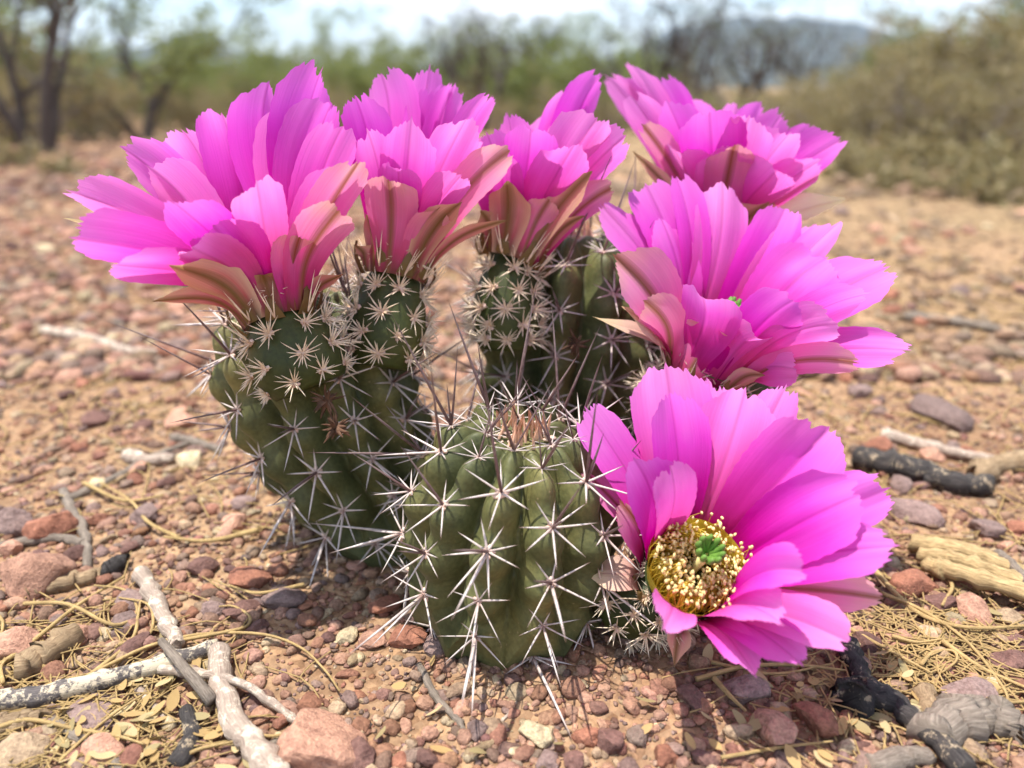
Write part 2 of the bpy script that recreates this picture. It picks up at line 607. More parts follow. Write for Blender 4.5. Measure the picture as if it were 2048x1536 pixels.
def make_tree(seed, height, stems, lean, levels, leaves, leaf_size, trunk_r, twig_len=1.0):
    rng = random.Random(seed)
    tb, lb = MB(), MB()
    tips = []

    def branch(p, d, ln, r, lev):
        pts, rr = [p.copy()], [r]
        dd = d.copy()
        n = 5 if lev < 2 else 4
        for i in range(n):
            w = 0.20 + 0.08 * lev
            dd = (dd + Vector((rng.gauss(0, w), rng.gauss(0, w), rng.gauss(0.02, w * 0.8)))).normalized()
            pts.append(pts[-1] + dd * (ln / n))
            rr.append(r * (1 - 0.62 * (i + 1) / n))
        tb.add(*tube(pts, rr, 6 if lev == 0 else 4, cap=False))
        if lev >= levels - 1:
            tips.extend(pts[1:])
            return
        k = rng.randint(3, 4) if lev < levels - 2 else rng.randint(3, 5)
        for c in range(k):
            t = rng.uniform(0.35, 1.0) if c else 1.0
            i = min(n, max(1, int(t * n)))
            ax = Vector((rng.gauss(0, 1), rng.gauss(0, 1), rng.gauss(0.25, 0.6))).normalized()
            nd = (dd * 0.75 + ax * 0.85).normalized()
            branch(pts[i], nd, ln * rng.uniform(0.5, 0.78) * twig_len, rr[i] * 0.72, lev + 1)

    for s in range(stems):
        a = 2 * math.pi * s / stems + rng.uniform(-0.5, 0.5)
        d = Vector((math.cos(a) * lean, math.sin(a) * lean, 1)).normalized()
        st = Vector((math.cos(a), math.sin(a), 0)) * trunk_r * (0.8 if stems > 1 else 0)
        st.z = -0.03
        branch(st, d, height * rng.uniform(0.36, 0.5), trunk_r * rng.uniform(0.7, 1.0), 0)
    for i in range(leaves):
        p = rng.choice(tips) + Vector((rng.gauss(0, 1), rng.gauss(0, 1), rng.gauss(0, 0.8))) * height * 0.022
        a = Vector((rng.gauss(0, 1), rng.gauss(0, 1), rng.gauss(0, 0.6))).normalized()
        b = a.cross(Vector((rng.gauss(0, 1), rng.gauss(0, 1), rng.gauss(0, 1)))).normalized()
        s = leaf_size * rng.uniform(0.6, 1.4)
        a, b = a * s, b * s * 0.42
        lb.add([p - a, p - a * 0.1 + b, p + a, p - a * 0.1 - b], [(0, 1, 2, 3)])
    return tb, lb


TREES = {}


def tree_kind(key, seeds, bark, leaf, **kw):
    TREES[key] = []
    for sd_ in seeds:
        tb, lb = make_tree(sd_, **kw)
        TREES[key].append((tb.mesh(key + '_trunk', [bark]), lb.mesh(key + '_crown', [leaf], smooth=False)))


tree_kind('mesquite_tree', (3, 11, 27), M_BARK_D, M_LEAF_G, height=2.6, stems=3, lean=0.42, levels=4, leaves=5200, leaf_size=0.03, trunk_r=0.055)
tree_kind('bare_tree', (5, 19), M_BARK_D, M_LEAF_B, height=2.6, stems=4, lean=0.40, levels=4, leaves=1000, leaf_size=0.02, trunk_r=0.06, twig_len=0.92)
tree_kind('green_bush', (8, 31, 44), M_BARK_M, M_LEAF_G, height=1.5, stems=6, lean=0.7, levels=4, leaves=5200, leaf_size=0.023, trunk_r=0.016)
tree_kind('dry_bush', (13, 37, 51), M_BARK_P, M_LEAF_Y, height=1.05, stems=7, lean=0.8, levels=4, leaves=2600, leaf_size=0.018, trunk_r=0.013)
tree_kind('grass_tuft', (71,), M_BARK_P, M_LEAF_Y, height=0.22, stems=12, lean=0.7, levels=2, leaves=500, leaf_size=0.012, trunk_r=0.003)
TREE_INFO = {
    'mesquite_tree': ('dark multi-stemmed desert tree with feathery green leaves behind the cactus', 'tree', 'green trees behind the cactus'),
    'bare_tree': ('thin brown multi-stemmed tree with few grey green leaves behind the cactus', 'tree', 'nearly bare trees behind the cactus'),
    'green_bush': ('low bushy green desert shrub growing behind the cactus', 'shrub', 'green shrubs behind the cactus'),
    'dry_bush': ('dry twiggy brown shrub with sparse yellowish leaves behind the cactus', 'shrub', 'dry shrubs behind the cactus'),
    'grass_tuft': ('small tuft of dry straw coloured grass on the open ground', 'grass', 'dry grass tufts on the open ground'),
}
trng = random.Random(77)


def plant(key, px, Y, s, var=None, label=None, x=None):
    var = trng.randrange(len(TREES[key])) if var is None else var % len(TREES[key])
    x = px_at(px, Y) if x is None else x
    e = bpy.data.objects.new(key, None)
    COL.objects.link(e)
    e.location = (x, Y, gh(x, Y))
    e.rotation_euler = (0, 0, trng.uniform(0, 6.28))
    e.scale = (s, s, s * trng.uniform(0.9, 1.1))
    lab, cat, grp = TREE_INFO[key]
    if key in ('dry_bush', 'green_bush', 'mesquite_tree') and not label:
        where = 'under the blue hill' if 1300 < px < 1950 and Y > 7 else ('in the thicket beside the hill' if px >= 1500 else ('at the edge of the bare clearing' if px < 450 else 'beyond the row of upright flowers'))
        lab = lab.replace('growing behind the cactus', 'growing').replace('behind the cactus', '').strip() + ' ' + where
        grp = grp.replace('behind the cactus', where)
    e['label'] = label or lab
    e['category'] = cat
    if not label:
        e['group'] = grp
    link('trunk', TREES[key][var][0], e)
    link('crown', TREES[key][var][1], e)
    return e


for k in range(26):
    plant('green_bush', -200 + 100 * k + trng.uniform(-40, 40), trng.uniform(13, 22), trng.uniform(0.75, 1.15) * (0.42 if 1300 < 100 * k - 200 < 1950 else 1.0))
for k in range(16):
    plant('dry_bush', -100 + 145 * k + trng.uniform(-50, 50), trng.uniform(8.5, 12), trng.uniform(0.7, 1.0) * (0.55 if 1300 < 145 * k - 100 < 1950 else 1.0))
# nearer individual trees that the photo shows
plant('mesquite_tree', 285, 6.5, 0.85, 0, 'small dark-trunked green tree standing alone at the edge of the bare clearing')
plant('bare_tree', 80, 3.6, 0.62, 1, 'bare pale tree with broken hanging branches beside the bare clearing')
for px, Y, s in ((560, 15, 1.0), (720, 17, 1.05), (1180, 15, 1.05), (-120, 9, 1.1), (-420, 10, 1.2), (1120, 20, 1.3), (640, 24, 1.2),
                 (850, 26, 1.3), (420, 22, 0.9), (2300, 9, 1.1), (2650, 11, 1.2), (150, 16, 1.0), (1000, 19, 1.1), (-800, 13, 1.2), (3000, 14, 1.2)):
    plant('mesquite_tree', px, Y, s)
ORD = ['first', 'second', 'third', 'fourth', 'fifth', 'sixth', 'seventh', 'eighth']
for px, Y, s in ((960, 9.5, 1.0), (1050, 13, 1.0), (1290, 9, 0.95), (1390, 14, 1.0), (1455, 8.0, 0.95), (1615, 10, 0.9), (1740, 11, 0.7), (1940, 8.5, 0.95), (2080, 7, 1.0)):
    plant('bare_tree', px, Y, s, None, 'thin brown nearly bare tree, %s in the row counted from the lone green tree' % ORD.pop(0) if px < 2060 else None)
for px, Y, s in ((30, 6.0, 0.75), (180, 7.6, 0.8), (380, 9.5, 0.8), (470, 12, 1.0), (520, 9, 0.75), (620, 12, 1.05), (700, 10.5, 0.9), (780, 13, 1.15), (860, 11.5, 1.0),
                 (940, 12, 1.05), (1030, 11, 0.95), (1100, 12.5, 1.15), (1160, 10.5, 1.0), (1240, 12, 1.05), (1330, 11, 0.55), (1400, 12.5, 0.5), (1490, 12, 0.48), (1580, 12.5, 0.48), (1660, 9, 0.4),
                 (1860, 6.5, 0.85), (2000, 5.6, 0.9), (2100, 5.0, 0.95), (1760, 5.8, 0.6), (2160, 6.5, 1.0), (-150, 6, 0.9), (-330, 7.5, 0.9), (2400, 7, 0.9), (560, 16, 1.2), (1290, 16, 1.2)):
    plant('green_bush', px, Y, s)
for px, Y, s in ((-40, 4.9, 0.95), (90, 5.4, 0.95), (160, 5.9, 0.9), (230, 6.8, 0.85), (330, 7.2, 0.8), (430, 7.6, 0.6), (560, 8.2, 0.6), (680, 8.4, 0.62), (800, 8.2, 0.66), (900, 8.0, 0.62), (1000, 8.3, 0.66), (1110, 8.0, 0.66),
                 (1230, 7.4, 0.6), (1340, 7.0, 0.55), (1440, 6.6, 0.52), (1540, 6.4, 0.5), (1640, 5.6, 0.75), (1700, 4.7, 0.72), (1790, 4.3, 0.8), (1880, 4.0, 0.82), (1960, 4.5, 1.05), (2040, 3.7, 0.95),
                 (2120, 3.4, 1.0), (1840, 5.4, 0.95), (2000, 5.2, 1.2), (1580, 4.2, 0.5), (1650, 3.6, 0.48), (1730, 3.3, 0.5), (1830, 3.0, 0.5), (1950, 2.8, 0.55), (2230, 4.2, 0.8), (1740, 6.8, 0.65), (1930, 6.2, 0.8), (1600, 8.0, 0.6), (1480, 9.2, 0.65), (2330, 5.2, 0.8), (-260, 5.2, 0.8)):
    plant('dry_bush', px, Y, s)
for px, Y, s in ((1660, 2.6, 0.9), (1700, 1.7, 0.7), (1760, 1.5, 0.6), (1890, 1.25, 0.5), (1680, 3.2, 1.2), (1950, 2.6, 1.2), (1820, 2.9, 1.2), (1930, 1.55, 0.75), (1850, 2.1, 0.8), (2010, 2.0, 0.9), (1740, 2.3, 0.8), (120, 1.9, 0.6), (30, 2.4, 0.8), (380, 2.5, 0.7), (1800, 1.35, 0.5), (1990, 1.15, 0.5), (2090, 1.5, 0.9)):
    plant('grass_tuft', px, Y, s)

# ------------------------------------------------------------------ rocks and gravel
def rock_shape(seed, sub=1):
    rng = random.Random(seed)
    # icosphere
    t = (1 + 5 ** 0.5) / 2
    v = [Vector(p).normalized() for p in ((-1, t, 0), (1, t, 0), (-1, -t, 0), (1, -t, 0), (0, -1, t), (0, 1, t), (0, -1, -t), (0, 1, -t), (t, 0, -1), (t, 0, 1), (-t, 0, -1), (-t, 0, 1))]
    f = [(0, 11, 5), (0, 5, 1), (0, 1, 7), (0, 7, 10), (0, 10, 11), (1, 5, 9), (5, 11, 4), (11, 10, 2), (10, 7, 6), (7, 1, 8), (3, 9, 4), (3, 4, 2), (3, 2, 6), (3, 6, 8), (3, 8, 9), (4, 9, 5), (2, 4, 11), (6, 2, 10), (8, 6, 7), (9, 8, 1)]
    for _ in range(sub):
        cache, nf = {}, []

        def mid(a, b):
            k = (min(a, b), max(a, b))
            if k not in cache:
                v.append(((v[a] + v[b]) / 2).normalized())
                cache[k] = len(v) - 1
            return cache[k]
        for a, b, c in f:
            ab, bc, ca = mid(a, b), mid(b, c), mid(c, a)
            nf += [(a, ab, ca), (b, bc, ab), (c, ca, bc), (ab, bc, ca)]
        f = nf
    off = Vector((rng.uniform(0, 99), rng.uniform(0, 99), rng.uniform(0, 99)))
    # cut by random planes: facetted stones
    planes = [(Vector((rng.gauss(0, 1), rng.gauss(0, 1), rng.gauss(0, 1))).normalized(), rng.uniform(0.55, 0.85)) for _ in range(9)]
    sc = Vector((rng.uniform(0.8, 1.25), rng.uniform(0.7, 1.0), rng.uniform(0.55, 0.85)))
    out = []
    for p in v:
        q = p.copy()
        for n, d in planes:
            k = q.dot(n)
            if k > d:
                q -= n * (k - d) * 0.9
        q *= 1 + 0.10 * noise.noise(p * 2.2 + off) + 0.05 * noise.noise(p * 6 + off)
        out.append(Vector((q.x * sc.x, q.y * sc.y, q.z * sc.z)))
    return out, f


ROCK_COLS = {
    'salmon': ((0.46, 0.255, 0.175), 'salmon pink'),
    'brick': ((0.31, 0.135, 0.085), 'brick red'),
    'maroon': ((0.165, 0.088, 0.072), 'dark maroon'),
    'purple': ((0.24, 0.165, 0.145), 'greyish purple'),
    'tan': ((0.44, 0.315, 0.20), 'sandy tan'),
    'cream': ((0.56, 0.45, 0.28), 'pale cream'),
}


def rock_mat(name, col=None):
    m, N, L, out = newmat(name)
    tc = N.new('ShaderNodeTexCoord')
    ge = N.new('ShaderNodeNewGeometry')
    pos = ge.outputs['Position']
    n1 = tex_noise(N, L, pos, 420.0, 5, 0.65)
    n2 = tex_noise(N, L, pos, 1500.0, 3, 0.6)
    if col is None:
        at = N.new('ShaderNodeAttribute')
        at.attribute_name = 'Col'
        base = at.outputs['Color']
    else:
        base = col
    r1 = ramp(N, [(0.30, (0.55, 0.5, 0.5)), (0.5, (0.95, 0.95, 0.95)), (0.72, (1.35, 1.35, 1.3))])
    L.new(n1, r1.inputs['Fac'])
    c = mix(N, L, base, r1.outputs['Color'], 0.85, 'MULTIPLY')
    r2 = ramp(N, [(0.36, (0.62, 0.6, 0.6)), (0.60, (1.1, 1.1, 1.1))])
    L.new(n2, r2.inputs['Fac'])
    c = mix(N, L, c, r2.outputs['Color'], 0.7, 'MULTIPLY')
    oi = N.new('ShaderNodeObjectInfo')
    hs = N.new('ShaderNodeHueSaturation')
    L.new(c, hs.inputs['Color'])
    L.new(math_node(N, L, 'MULTIPLY_ADD', oi.outputs['Random'], 0.5, 0.72), hs.inputs['Value'])
    pb = N.new('ShaderNodeBsdfPrincipled')
    L.new(hs.outputs['Color'], pb.inputs['Base Color'])
    pb.inputs['Roughness'].default_value = 0.85
    pb.inputs['Specular IOR Level'].default_value = 0.25
    L.new(bump(N, L, math_node(N, L, 'ADD', n1, math_node(N, L, 'MULTIPLY', n2, 0.5)), 0.7, 0.0012), pb.inputs['Normal'])
    L.new(pb.outputs[0], out.inputs['Surface'])
    return m


M_GRAVEL = rock_mat('gravel_stone')
ROCK_MATS = {k: rock_mat('stone_' + k, c[0]) for k, c in ROCK_COLS.items()}
ROCK_SH = [rock_shape(100 + i, 1) for i in range(14)]
ROCK_BIG = [rock_shape(300 + i, 3) for i in range(7)]
ROCK_ME = {}


def rock_mesh(i, ck, big=False):
    key = (i, ck, big)
    if key not in ROCK_ME:
        b = MB()
        v, f = (ROCK_BIG[i % 7] if big else ROCK_SH[i % 14])
        b.add(v, f)
        ROCK_ME[key] = b.mesh('stone', [ROCK_MATS[ck]], smooth=big)
    return ROCK_ME[key]


rrng = random.Random(5)
OCC = []          # occupied discs on the ground


def place_rock(x, y, r, ck, label, group=None, big=False, flat=1.0, sink=0.30):
    o = link('stone', rock_mesh(rrng.randrange(14), ck, big), label=label, category='stone')
    if group:
        o['group'] = group
    o.scale = (r, r, r * flat)
    o.rotation_euler = (rrng.uniform(-0.3, 0.3), rrng.uniform(-0.3, 0.3), rrng.uniform(0, 6.28))
    o.location = (x, y, gh(x, y) + r * flat * (0.7 - sink) * 0.75)
    OCC.append((x, y, r * 0.9))
    return o


def rock_px(px, py, wpx, ck, label, flat=0.9, group=None):
    p = G(px, py)
    d = (p - CAM).dot(Vector((0, CP, -SP)))
    return place_rock(p.x, p.y, wpx / 2 / FPX * d * 1.05, ck, label, group, wpx > 60, flat)


for a in (
    (72, 1165, 170, 'salmon', 'big rough salmon stone behind the tan wood fragment', 0.8),
    (35, 1300, 110, 'salmon', 'wedge shaped salmon stone beside the mossy brown bark chunk', 0.8),
    (105, 1070, 80, 'brick', 'upright reddish brown stone beside the forked grey twig', 1.1),
    (35, 1060, 85, 'purple', 'rounded grey purple stone with a dirty dark side', 1.1),
    (640, 1500, 215, 'salmon', 'largest speckled pinkish stone beside the thick pale forked stick', 0.7),
    (722, 1512, 80, 'maroon', 'dark maroon stone leaning on the largest speckled pinkish stone', 0.9),
    (955, 1460, 62, 'purple', 'angular grey purple stone in front of the bare cactus stem', 0.95),
    (1072, 1472, 66, 'cream', 'yellowish stone on the gravel in front of the bare cactus stem', 0.9),
    (1032, 1500, 34, 'cream', 'small pale yellow stone touching a splinter of wood', 0.9),
    (1215, 1492, 76, 'maroon', 'round dark maroon stone in front of the bare cactus stem', 1.0),
    (1180, 1480, 60, 'brick', 'reddish brown stone wedged against a round maroon one', 0.9),
    (1630, 1455, 86, 'brick', 'blocky brick red stone below the lowest open flower', 1.0),
    (1545, 1480, 110, 'salmon', 'crumbly salmon stone beside the blocky brick red one', 0.7),
    (1485, 1395, 92, 'purple', 'flat purple grey stone beneath the lowest open flower', 0.8),
    (1384, 1408, 66, 'maroon', 'blackish angular stone beneath the lowest open flower', 1.0),
    (1095, 1524, 64, 'purple', 'purple stone beside a pale splinter of wood', 0.8),
    (1150, 1526, 56, 'maroon', 'maroon stone beside a purple one in the gravel', 0.8),
    (1330, 1520, 66, 'brick', 'rusty red stone under dry grass below the lowest flower', 0.9),
    (1410, 1528, 60, 'maroon', 'dark brown stone among pale leaflets', 0.9),
    (860, 1515, 58, 'maroon', 'brownish stone in a line of pebbles before the cactus', 0.9),
    (800, 1520, 54, 'brick', 'rusty brown stone with a soil coated top', 0.8),
    (860, 1460, 40, 'salmon', 'salmon pebble touching a dark twig', 0.9),
    (1560, 1440, 60, 'tan', 'sandy crumbly stone beside the brick red block', 0.8),
    (570, 1200, 90, 'purple', 'flat mauve stone in the shade of the leaning stem', 0.55),
    (500, 1160, 80, 'brick', 'reddish slab in the shade of the leaning stem', 0.6),
    (480, 1220, 70, 'maroon', 'dark red stone behind the upright dry spine', 0.6),
    (510, 1255, 56, 'maroon', 'rounded maroon pebble beside the curled dry grass', 0.7),
    (430, 1215, 54, 'purple', 'small mauve stone beside the short pale stick', 0.7),
    (240, 1250, 84, 'purple', 'flat purplish stone under the long yellow straw', 0.6),
    (290, 1035, 76, 'purple', 'oval mauve stone on the sunlit ground behind the twigs', 0.7),
    (480, 1010, 60, 'purple', 'mauve stone beside the foot of the leaning stem', 0.6),
    (190, 1425, 120, 'purple', 'flat purple grey stone under the lichen covered stick', 0.4),
    (60, 1500, 140, 'tan', 'broad tan stone below the lichen covered stick', 0.45),
    (205, 1510, 100, 'salmon', 'salmon stone half covered by a grey twig', 0.5),
    (307, 1490, 44, 'salmon', 'rough pink stone lying beside a yellow leaflet', 0.9),
    (235, 1482, 30, 'salmon', 'tiny round salmon pebble beside the grey twig', 0.9),
    (1880, 840, 110, 'purple', 'mauve stone on the open ground behind the grey stick', 0.6),
    (1830, 1030, 90, 'purple', 'grey stone in front of the dark fallen log', 0.7),
    (1970, 1060, 80, 'purple', 'mauve stone between the log and the split wood', 0.8),
    (1830, 1180, 90, 'brick', 'rusty brown stone under the split yellow wood', 0.8),
    (1880, 1215, 76, 'maroon', 'brownish purple stone in front of the split yellow wood', 0.8),
    (1930, 1395, 110, 'purple', 'smooth mauve stone behind the curled bark', 0.6),
    (1790, 1280, 90, 'salmon', 'flat salmon stone below the split yellow wood', 0.5),
    (1950, 1240, 90, 'salmon', 'salmon stone in the shade of the split yellow wood', 0.6),
    (2010, 1330, 80, 'maroon', 'dark brown stone behind the yellow straws', 0.6),
    (230, 575, 60, 'purple', 'mauve stone far out on the sunlit ground', 0.6),
):
    rock_px(a[0], a[1], a[2], a[3], a[4], a[5])

# stem foot prints that loose stones must not fill
STEM_FOOT = [(-0.001, 0.166, 0.021), (-0.029, 0.200, 0.020), (0.017, 0.232, 0.022), (0.060, 0.238, 0.022)]


def clear_of(x, y, r, occ=True):
    for a, b, c in STEM_FOOT:
        if math.hypot(x - a, y - b) < c + r * 0.5:
            return False
    if occ:
        for a, b, c in OCC:
            if (x - a) ** 2 + (y - b) ** 2 < ((c + r) * 0.85) ** 2:
                return False
    return True


cks = ['salmon', 'brick', 'maroon', 'purple', 'tan', 'cream']
wts = [0.30, 0.20, 0.15, 0.15, 0.14, 0.06]
made = 0
while made < 235:
    Y = 0.15 + 0.85 * rrng.random() ** 2.2
    half = 0.68 * (Y * CP + HCAM * SP)
    x = rrng.uniform(-half, half)
    r = rrng.uniform(0.0028, 0.0058) * (1 + 1.6 * (Y - 0.15))
    if not clear_of(x, Y, r):
        continue
    ck = rrng.choices(cks, wts)[0]
    place_rock(x, Y, r, ck, 'loose %s pebble lying on the ground around the cactus' % ROCK_COLS[ck][1], 'loose %s pebbles' % ROCK_COLS[ck][1], False, rrng.uniform(0.6, 0.95))
    made += 1

# the countless rest: gravel as one mass, built with numpy
nrng = np.random.default_rng(9)
GV = [np.array([tuple(p) for p in v]) for v, f in ROCK_SH]
GF = np.array(ROCK_SH[0][1])
ICO = rock_shape(900, 0)
GV0 = [np.array([tuple(p) for p in rock_shape(900 + i, 0)[0]]) for i in range(12)]
GF0 = np.array(ICO[1])
colarr = np.array([ROCK_COLS[k][0] for k in cks])


def scatter(name, label, n, y0, y1, power, rmin, rmax, low, spread=0.75):
    V, F, C = [], [], []
    off = 0
    shapes, faces = (GV0, GF0) if low else (GV, GF)
    c = 0
    tries = 0
    while c < n and tries < n * 6:
        tries += 1
        Y = y0 + (y1 - y0) * nrng.random() ** power
        half = spread * (Y * CP + HCAM * SP)
        x = nrng.uniform(-half, half)
        r = rmin * (rmax / rmin) ** (nrng.random() ** 1.7)
        if Y < 0.8 and not clear_of(x, Y, r, False):
            continue
        lit = min(1.0, max(0.0, (x - 0.02) * 5.0)) * min(1.0, max(0.0, (Y - 0.26) * 6.0))      # litter-covered side
        if nrng.random() < 0.72 * lit:
            continue
        s = shapes[nrng.integers(len(shapes))]
        a = nrng.uniform(0, 6.283)
        R = np.array([[math.cos(a), -math.sin(a), 0], [math.sin(a), math.cos(a), 0], [0, 0, 1]])
        tl = nrng.normal(0, 0.3)
        T = np.array([[1, 0, 0], [0, math.cos(tl), -math.sin(tl)], [0, math.sin(tl), math.cos(tl)]])
        fl = nrng.uniform(0.55, 0.95)
        v = (s * np.array([r, r, r * fl])) @ T.T @ R.T + np.array([x, Y, gh(x, Y) + r * fl * nrng.uniform(0.1, 0.4)])
        k = nrng.choice(6, p=wts)
        cc = (colarr[k] * 0.72 + np.array([0.40, 0.25, 0.165]) * 0.28) * nrng.uniform(0.7, 1.25) + nrng.normal(0, 0.007, 3)
        cc = cc * (1 - 0.6 * lit) + np.array([0.29, 0.215, 0.13]) * nrng.uniform(0.6, 1.3) * 0.6 * lit
        V.append(v)
        F.append(faces + off)
        C.append(np.repeat([[max(0.02, cc[0]), max(0.02, cc[1]), max(0.02, cc[2]), 1]], len(v), axis=0))
        off += len(v)
        c += 1
    V, F, C = np.concatenate(V), np.concatenate(F), np.concatenate(C)
    me = bpy.data.meshes.new(name)
    me.vertices.add(len(V))
    me.vertices.foreach_set('co', V.astype(np.float32).ravel())
    me.loops.add(F.size)
    me.loops.foreach_set('vertex_index', F.astype(np.int32).ravel())
    me.polygons.add(len(F))
    me.polygons.foreach_set('loop_start', np.arange(0, F.size, 3, dtype=np.int32))
    me.update(calc_edges=True)
    at = me.color_attributes.new('Col', 'FLOAT_COLOR', 'POINT')
    at.data.foreach_set('color', C.astype(np.float32).ravel())
    me.materials.append(M_GRAVEL)
    return link(name, me, kind='stuff', label=label, category='gravel')


scatter('gravel', 'fine red, mauve and tan gravel round the foot of the cactus', 7600, 0.095, 0.42, 1.2, 0.0011, 0.0034, False)
scatter('gravel', 'reddish grit between the pebbles round the foot of the cactus', 18500, 0.095, 0.40, 1.1, 0.00045, 0.0013, True)
scatter('gravel', 'loose stony gravel of the open ground behind the cactus', 15000, 0.33, 1.5, 1.5, 0.0014, 0.0095, True)
scatter('gravel', 'scattered stones of the far clearing towards the shrubs', 7000, 1.2, 7.0, 1.6, 0.005, 0.026, True)

# ------------------------------------------------------------------ dead wood, straw and leaves on the ground
def wood_mat(name, a, b, patch=None, pthr=0.52, sc=260.0):
    m, N, L, out = newmat(name)
    uvn = N.new('ShaderNodeUVMap')
    tc = N.new('ShaderNodeTexCoord')
    st = tex_noise(N, L, mapping(N, L, uvn.outputs['UV'], (34.0, 7.0, 1.0)), 1.0, 6, 0.72)
    nz = tex_noise(N, L, tc.outputs['Object'], sc, 5, 0.7)
    r = ramp(N, [(0.32, a), (0.66, b)])
    L.new(st, r.inputs['Fac'])
    sh = ramp(N, [(0.3, (0.65, 0.65, 0.65)), (0.7, (1.15, 1.15, 1.15))])
    L.new(nz, sh.inputs['Fac'])
    col = mix(N, L, r.outputs['Color'], sh.outputs['Color'], 0.9, 'MULTIPLY')
    if patch is not None:
        pr = ramp(N, [(pthr - 0.02, (0, 0, 0)), (pthr + 0.02, (1, 1, 1))])
        L.new(tex_noise(N, L, tc.outputs['Object'], 260.0, 8, 0.78), pr.inputs['Fac'])
        col = mix(N, L, col, patch, pr.outputs['Color'])
    pb = N.new('ShaderNodeBsdfPrincipled')
    L.new(col, pb.inputs['Base Color'])
    pb.inputs['Roughness'].default_value = 0.9
    pb.inputs['Specular IOR Level'].default_value = 0.15
    L.new(bump(N, L, math_node(N, L, 'ADD', math_node(N, L, 'MULTIPLY', st, 1.6), nz), 0.7, 0.0005), pb.inputs['Normal'])
    L.new(pb.outputs[0], out.inputs['Surface'])
    return m


W_GREY = wood_mat('wood_grey', (0.11, 0.085, 0.068), (0.36, 0.30, 0.24))
W_LICHEN = wood_mat('wood_lichen', (0.08, 0.07, 0.068), (0.22, 0.19, 0.18), (0.60, 0.51, 0.37), 0.51)
W_PALE = wood_mat('wood_pale', (0.26, 0.19, 0.15), (0.56, 0.45, 0.36), (0.62, 0.53, 0.42), 0.55)
W_TAN = wood_mat('wood_tan', (0.16, 0.10, 0.06), (0.44, 0.32, 0.19))
W_BLACK = wood_mat('wood_black', (0.022, 0.020, 0.020), (0.10, 0.088, 0.082), (0.42, 0.33, 0.22), 0.58)
W_YELLOW = wood_mat('wood_yellow', (0.20, 0.13, 0.06), (0.66, 0.49, 0.25))
W_STRAW = wood_mat('straw', (0.44, 0.29, 0.11), (0.64, 0.46, 0.22))


def stick(name, pts, rpx, mat, label, cat='stick', group=None, lift=0.6, taper=0.75, sides=10, n=22, knots=True, z=None, seed=0):
    name = {'bark': 'bark_piece', 'log': 'log', 'wood': 'strip'}.get(cat, name)
    rng = random.Random(hash((pts[0][0], pts[0][1], len(pts))) % 9999 + seed)
    w = []
    for q in pts:
        p = G(q[0], q[1])
        zz = gh(p.x, p.y) + (q[2] if len(q) > 2 else 0.0)
        w.append(Vector((p.x, p.y, zz)))
    d = (w[0] - CAM).dot(Vector((0, CP, -SP)))
    r = rpx / FPX * d
    cv = catmull(w, n)
    L_ = (w[0] - w[-1]).length
    rr = []
    for i, p in enumerate(cv):
        t = i / (n - 1)
        rad_ = r * (1 - (1 - taper) * t)
        if knots:
            rad_ *= 1 + 0.16 * noise.noise((t * 7, rpx, pts[0][0] * 0.1)) + (0.30 if rng.random() < 0.10 else 0)
        rr.append(rad_)
        jit = 0.22 * r if knots else 0.05 * r
        p += Vector((rng.gauss(0, jit * 0.5), rng.gauss(0, jit * 0.5), r * lift + rng.gauss(0, jit * 0.2)))
    b = MB()
    b.add(*tube(cv, rr, sides, True, rng.random(), 0.10 if knots else 0.0, rng))
    o = link(name, b.mesh(name, [mat]), label=label, category=cat)
    if group:
        o['group'] = group
    return o


stick('stick', [(-40, 1418), (60, 1408), (190, 1372), (320, 1338), (436, 1300)], 23, W_LICHEN, 'thick grey stick spotted with cream lichen', lift=1.0)
stick('stick', [(283, 1150), (312, 1205), (345, 1275), (356, 1300)], 16, W_PALE, 'short pale grey stick standing behind the lichen spotted stick', lift=1.0)
stick('stick', [(443, 1312), (446, 1385), (478, 1462), (520, 1515), (570, 1580)], 22, W_PALE, 'thick pale bent stick with flaking bark', lift=1.1, taper=1.0)
stick('stick', [(325, 1347, .002), (400, 1362, .003), (478, 1386, .004), (540, 1412, .002), (606, 1448)], 10, W_PALE, 'thin whitish stick lying across the thick pale bent stick')
stick('stick', [(52, 1190), (140, 1168), (206, 1150)], 17, W_TAN, 'short tan wood fragment in front of the big salmon stone', taper=0.9)
stick('stick', [(206, 1150), (228, 1140), (246, 1128)], 20, W_BLACK, 'dark charred wood knob at the end of the tan fragment', taper=0.8, n=10)
stick('stick', [(272, 1370), (305, 1405), (336, 1444)], 9, W_PALE, 'small pale twig under the lichen spotted stick')
stick('stick', [(108, 1438), (165, 1478), (205, 1500), (248, 1545)], 12, W_GREY, 'smooth grey twig in front of the lichen spotted stick')
stick('stick', [(-30, 1110), (60, 1088), (120, 1082), (170, 1092)], 12, W_GREY, 'dark grey twig lying behind the big salmon stone')
stick('stick', [(128, 985), (150, 1035), (172, 1078), (176, 1140)], 10, W_GREY, 'grey forked twig standing between reddish stones')
stick('stick', [(140, 1000), (220, 965), (300, 922), (378, 890)], 9, W_GREY, 'long blurred grey twig behind the forked twig')
stick('stick', [(38, 1350), (90, 1318), (150, 1278)], 30, W_TAN, 'mossy brown bark chunk behind the lichen spotted stick', cat='bark', taper=0.85, n=14)
stick('stick', [(836, 1326), (875, 1392), (912, 1432), (934, 1470)], 8, W_GREY, 'dark grey twig beside the base of the bare cactus stem')
stick('stick', [(930, 1510), (965, 1494), (995, 1478)], 10, W_TAN, 'pale splinter of wood in front of the cactus', n=10)
stick('stick', [(985, 1465), (1010, 1432), (1034, 1402)], 4, W_PALE, 'thin pale straw splinter leaning on the grey purple stone', n=10)
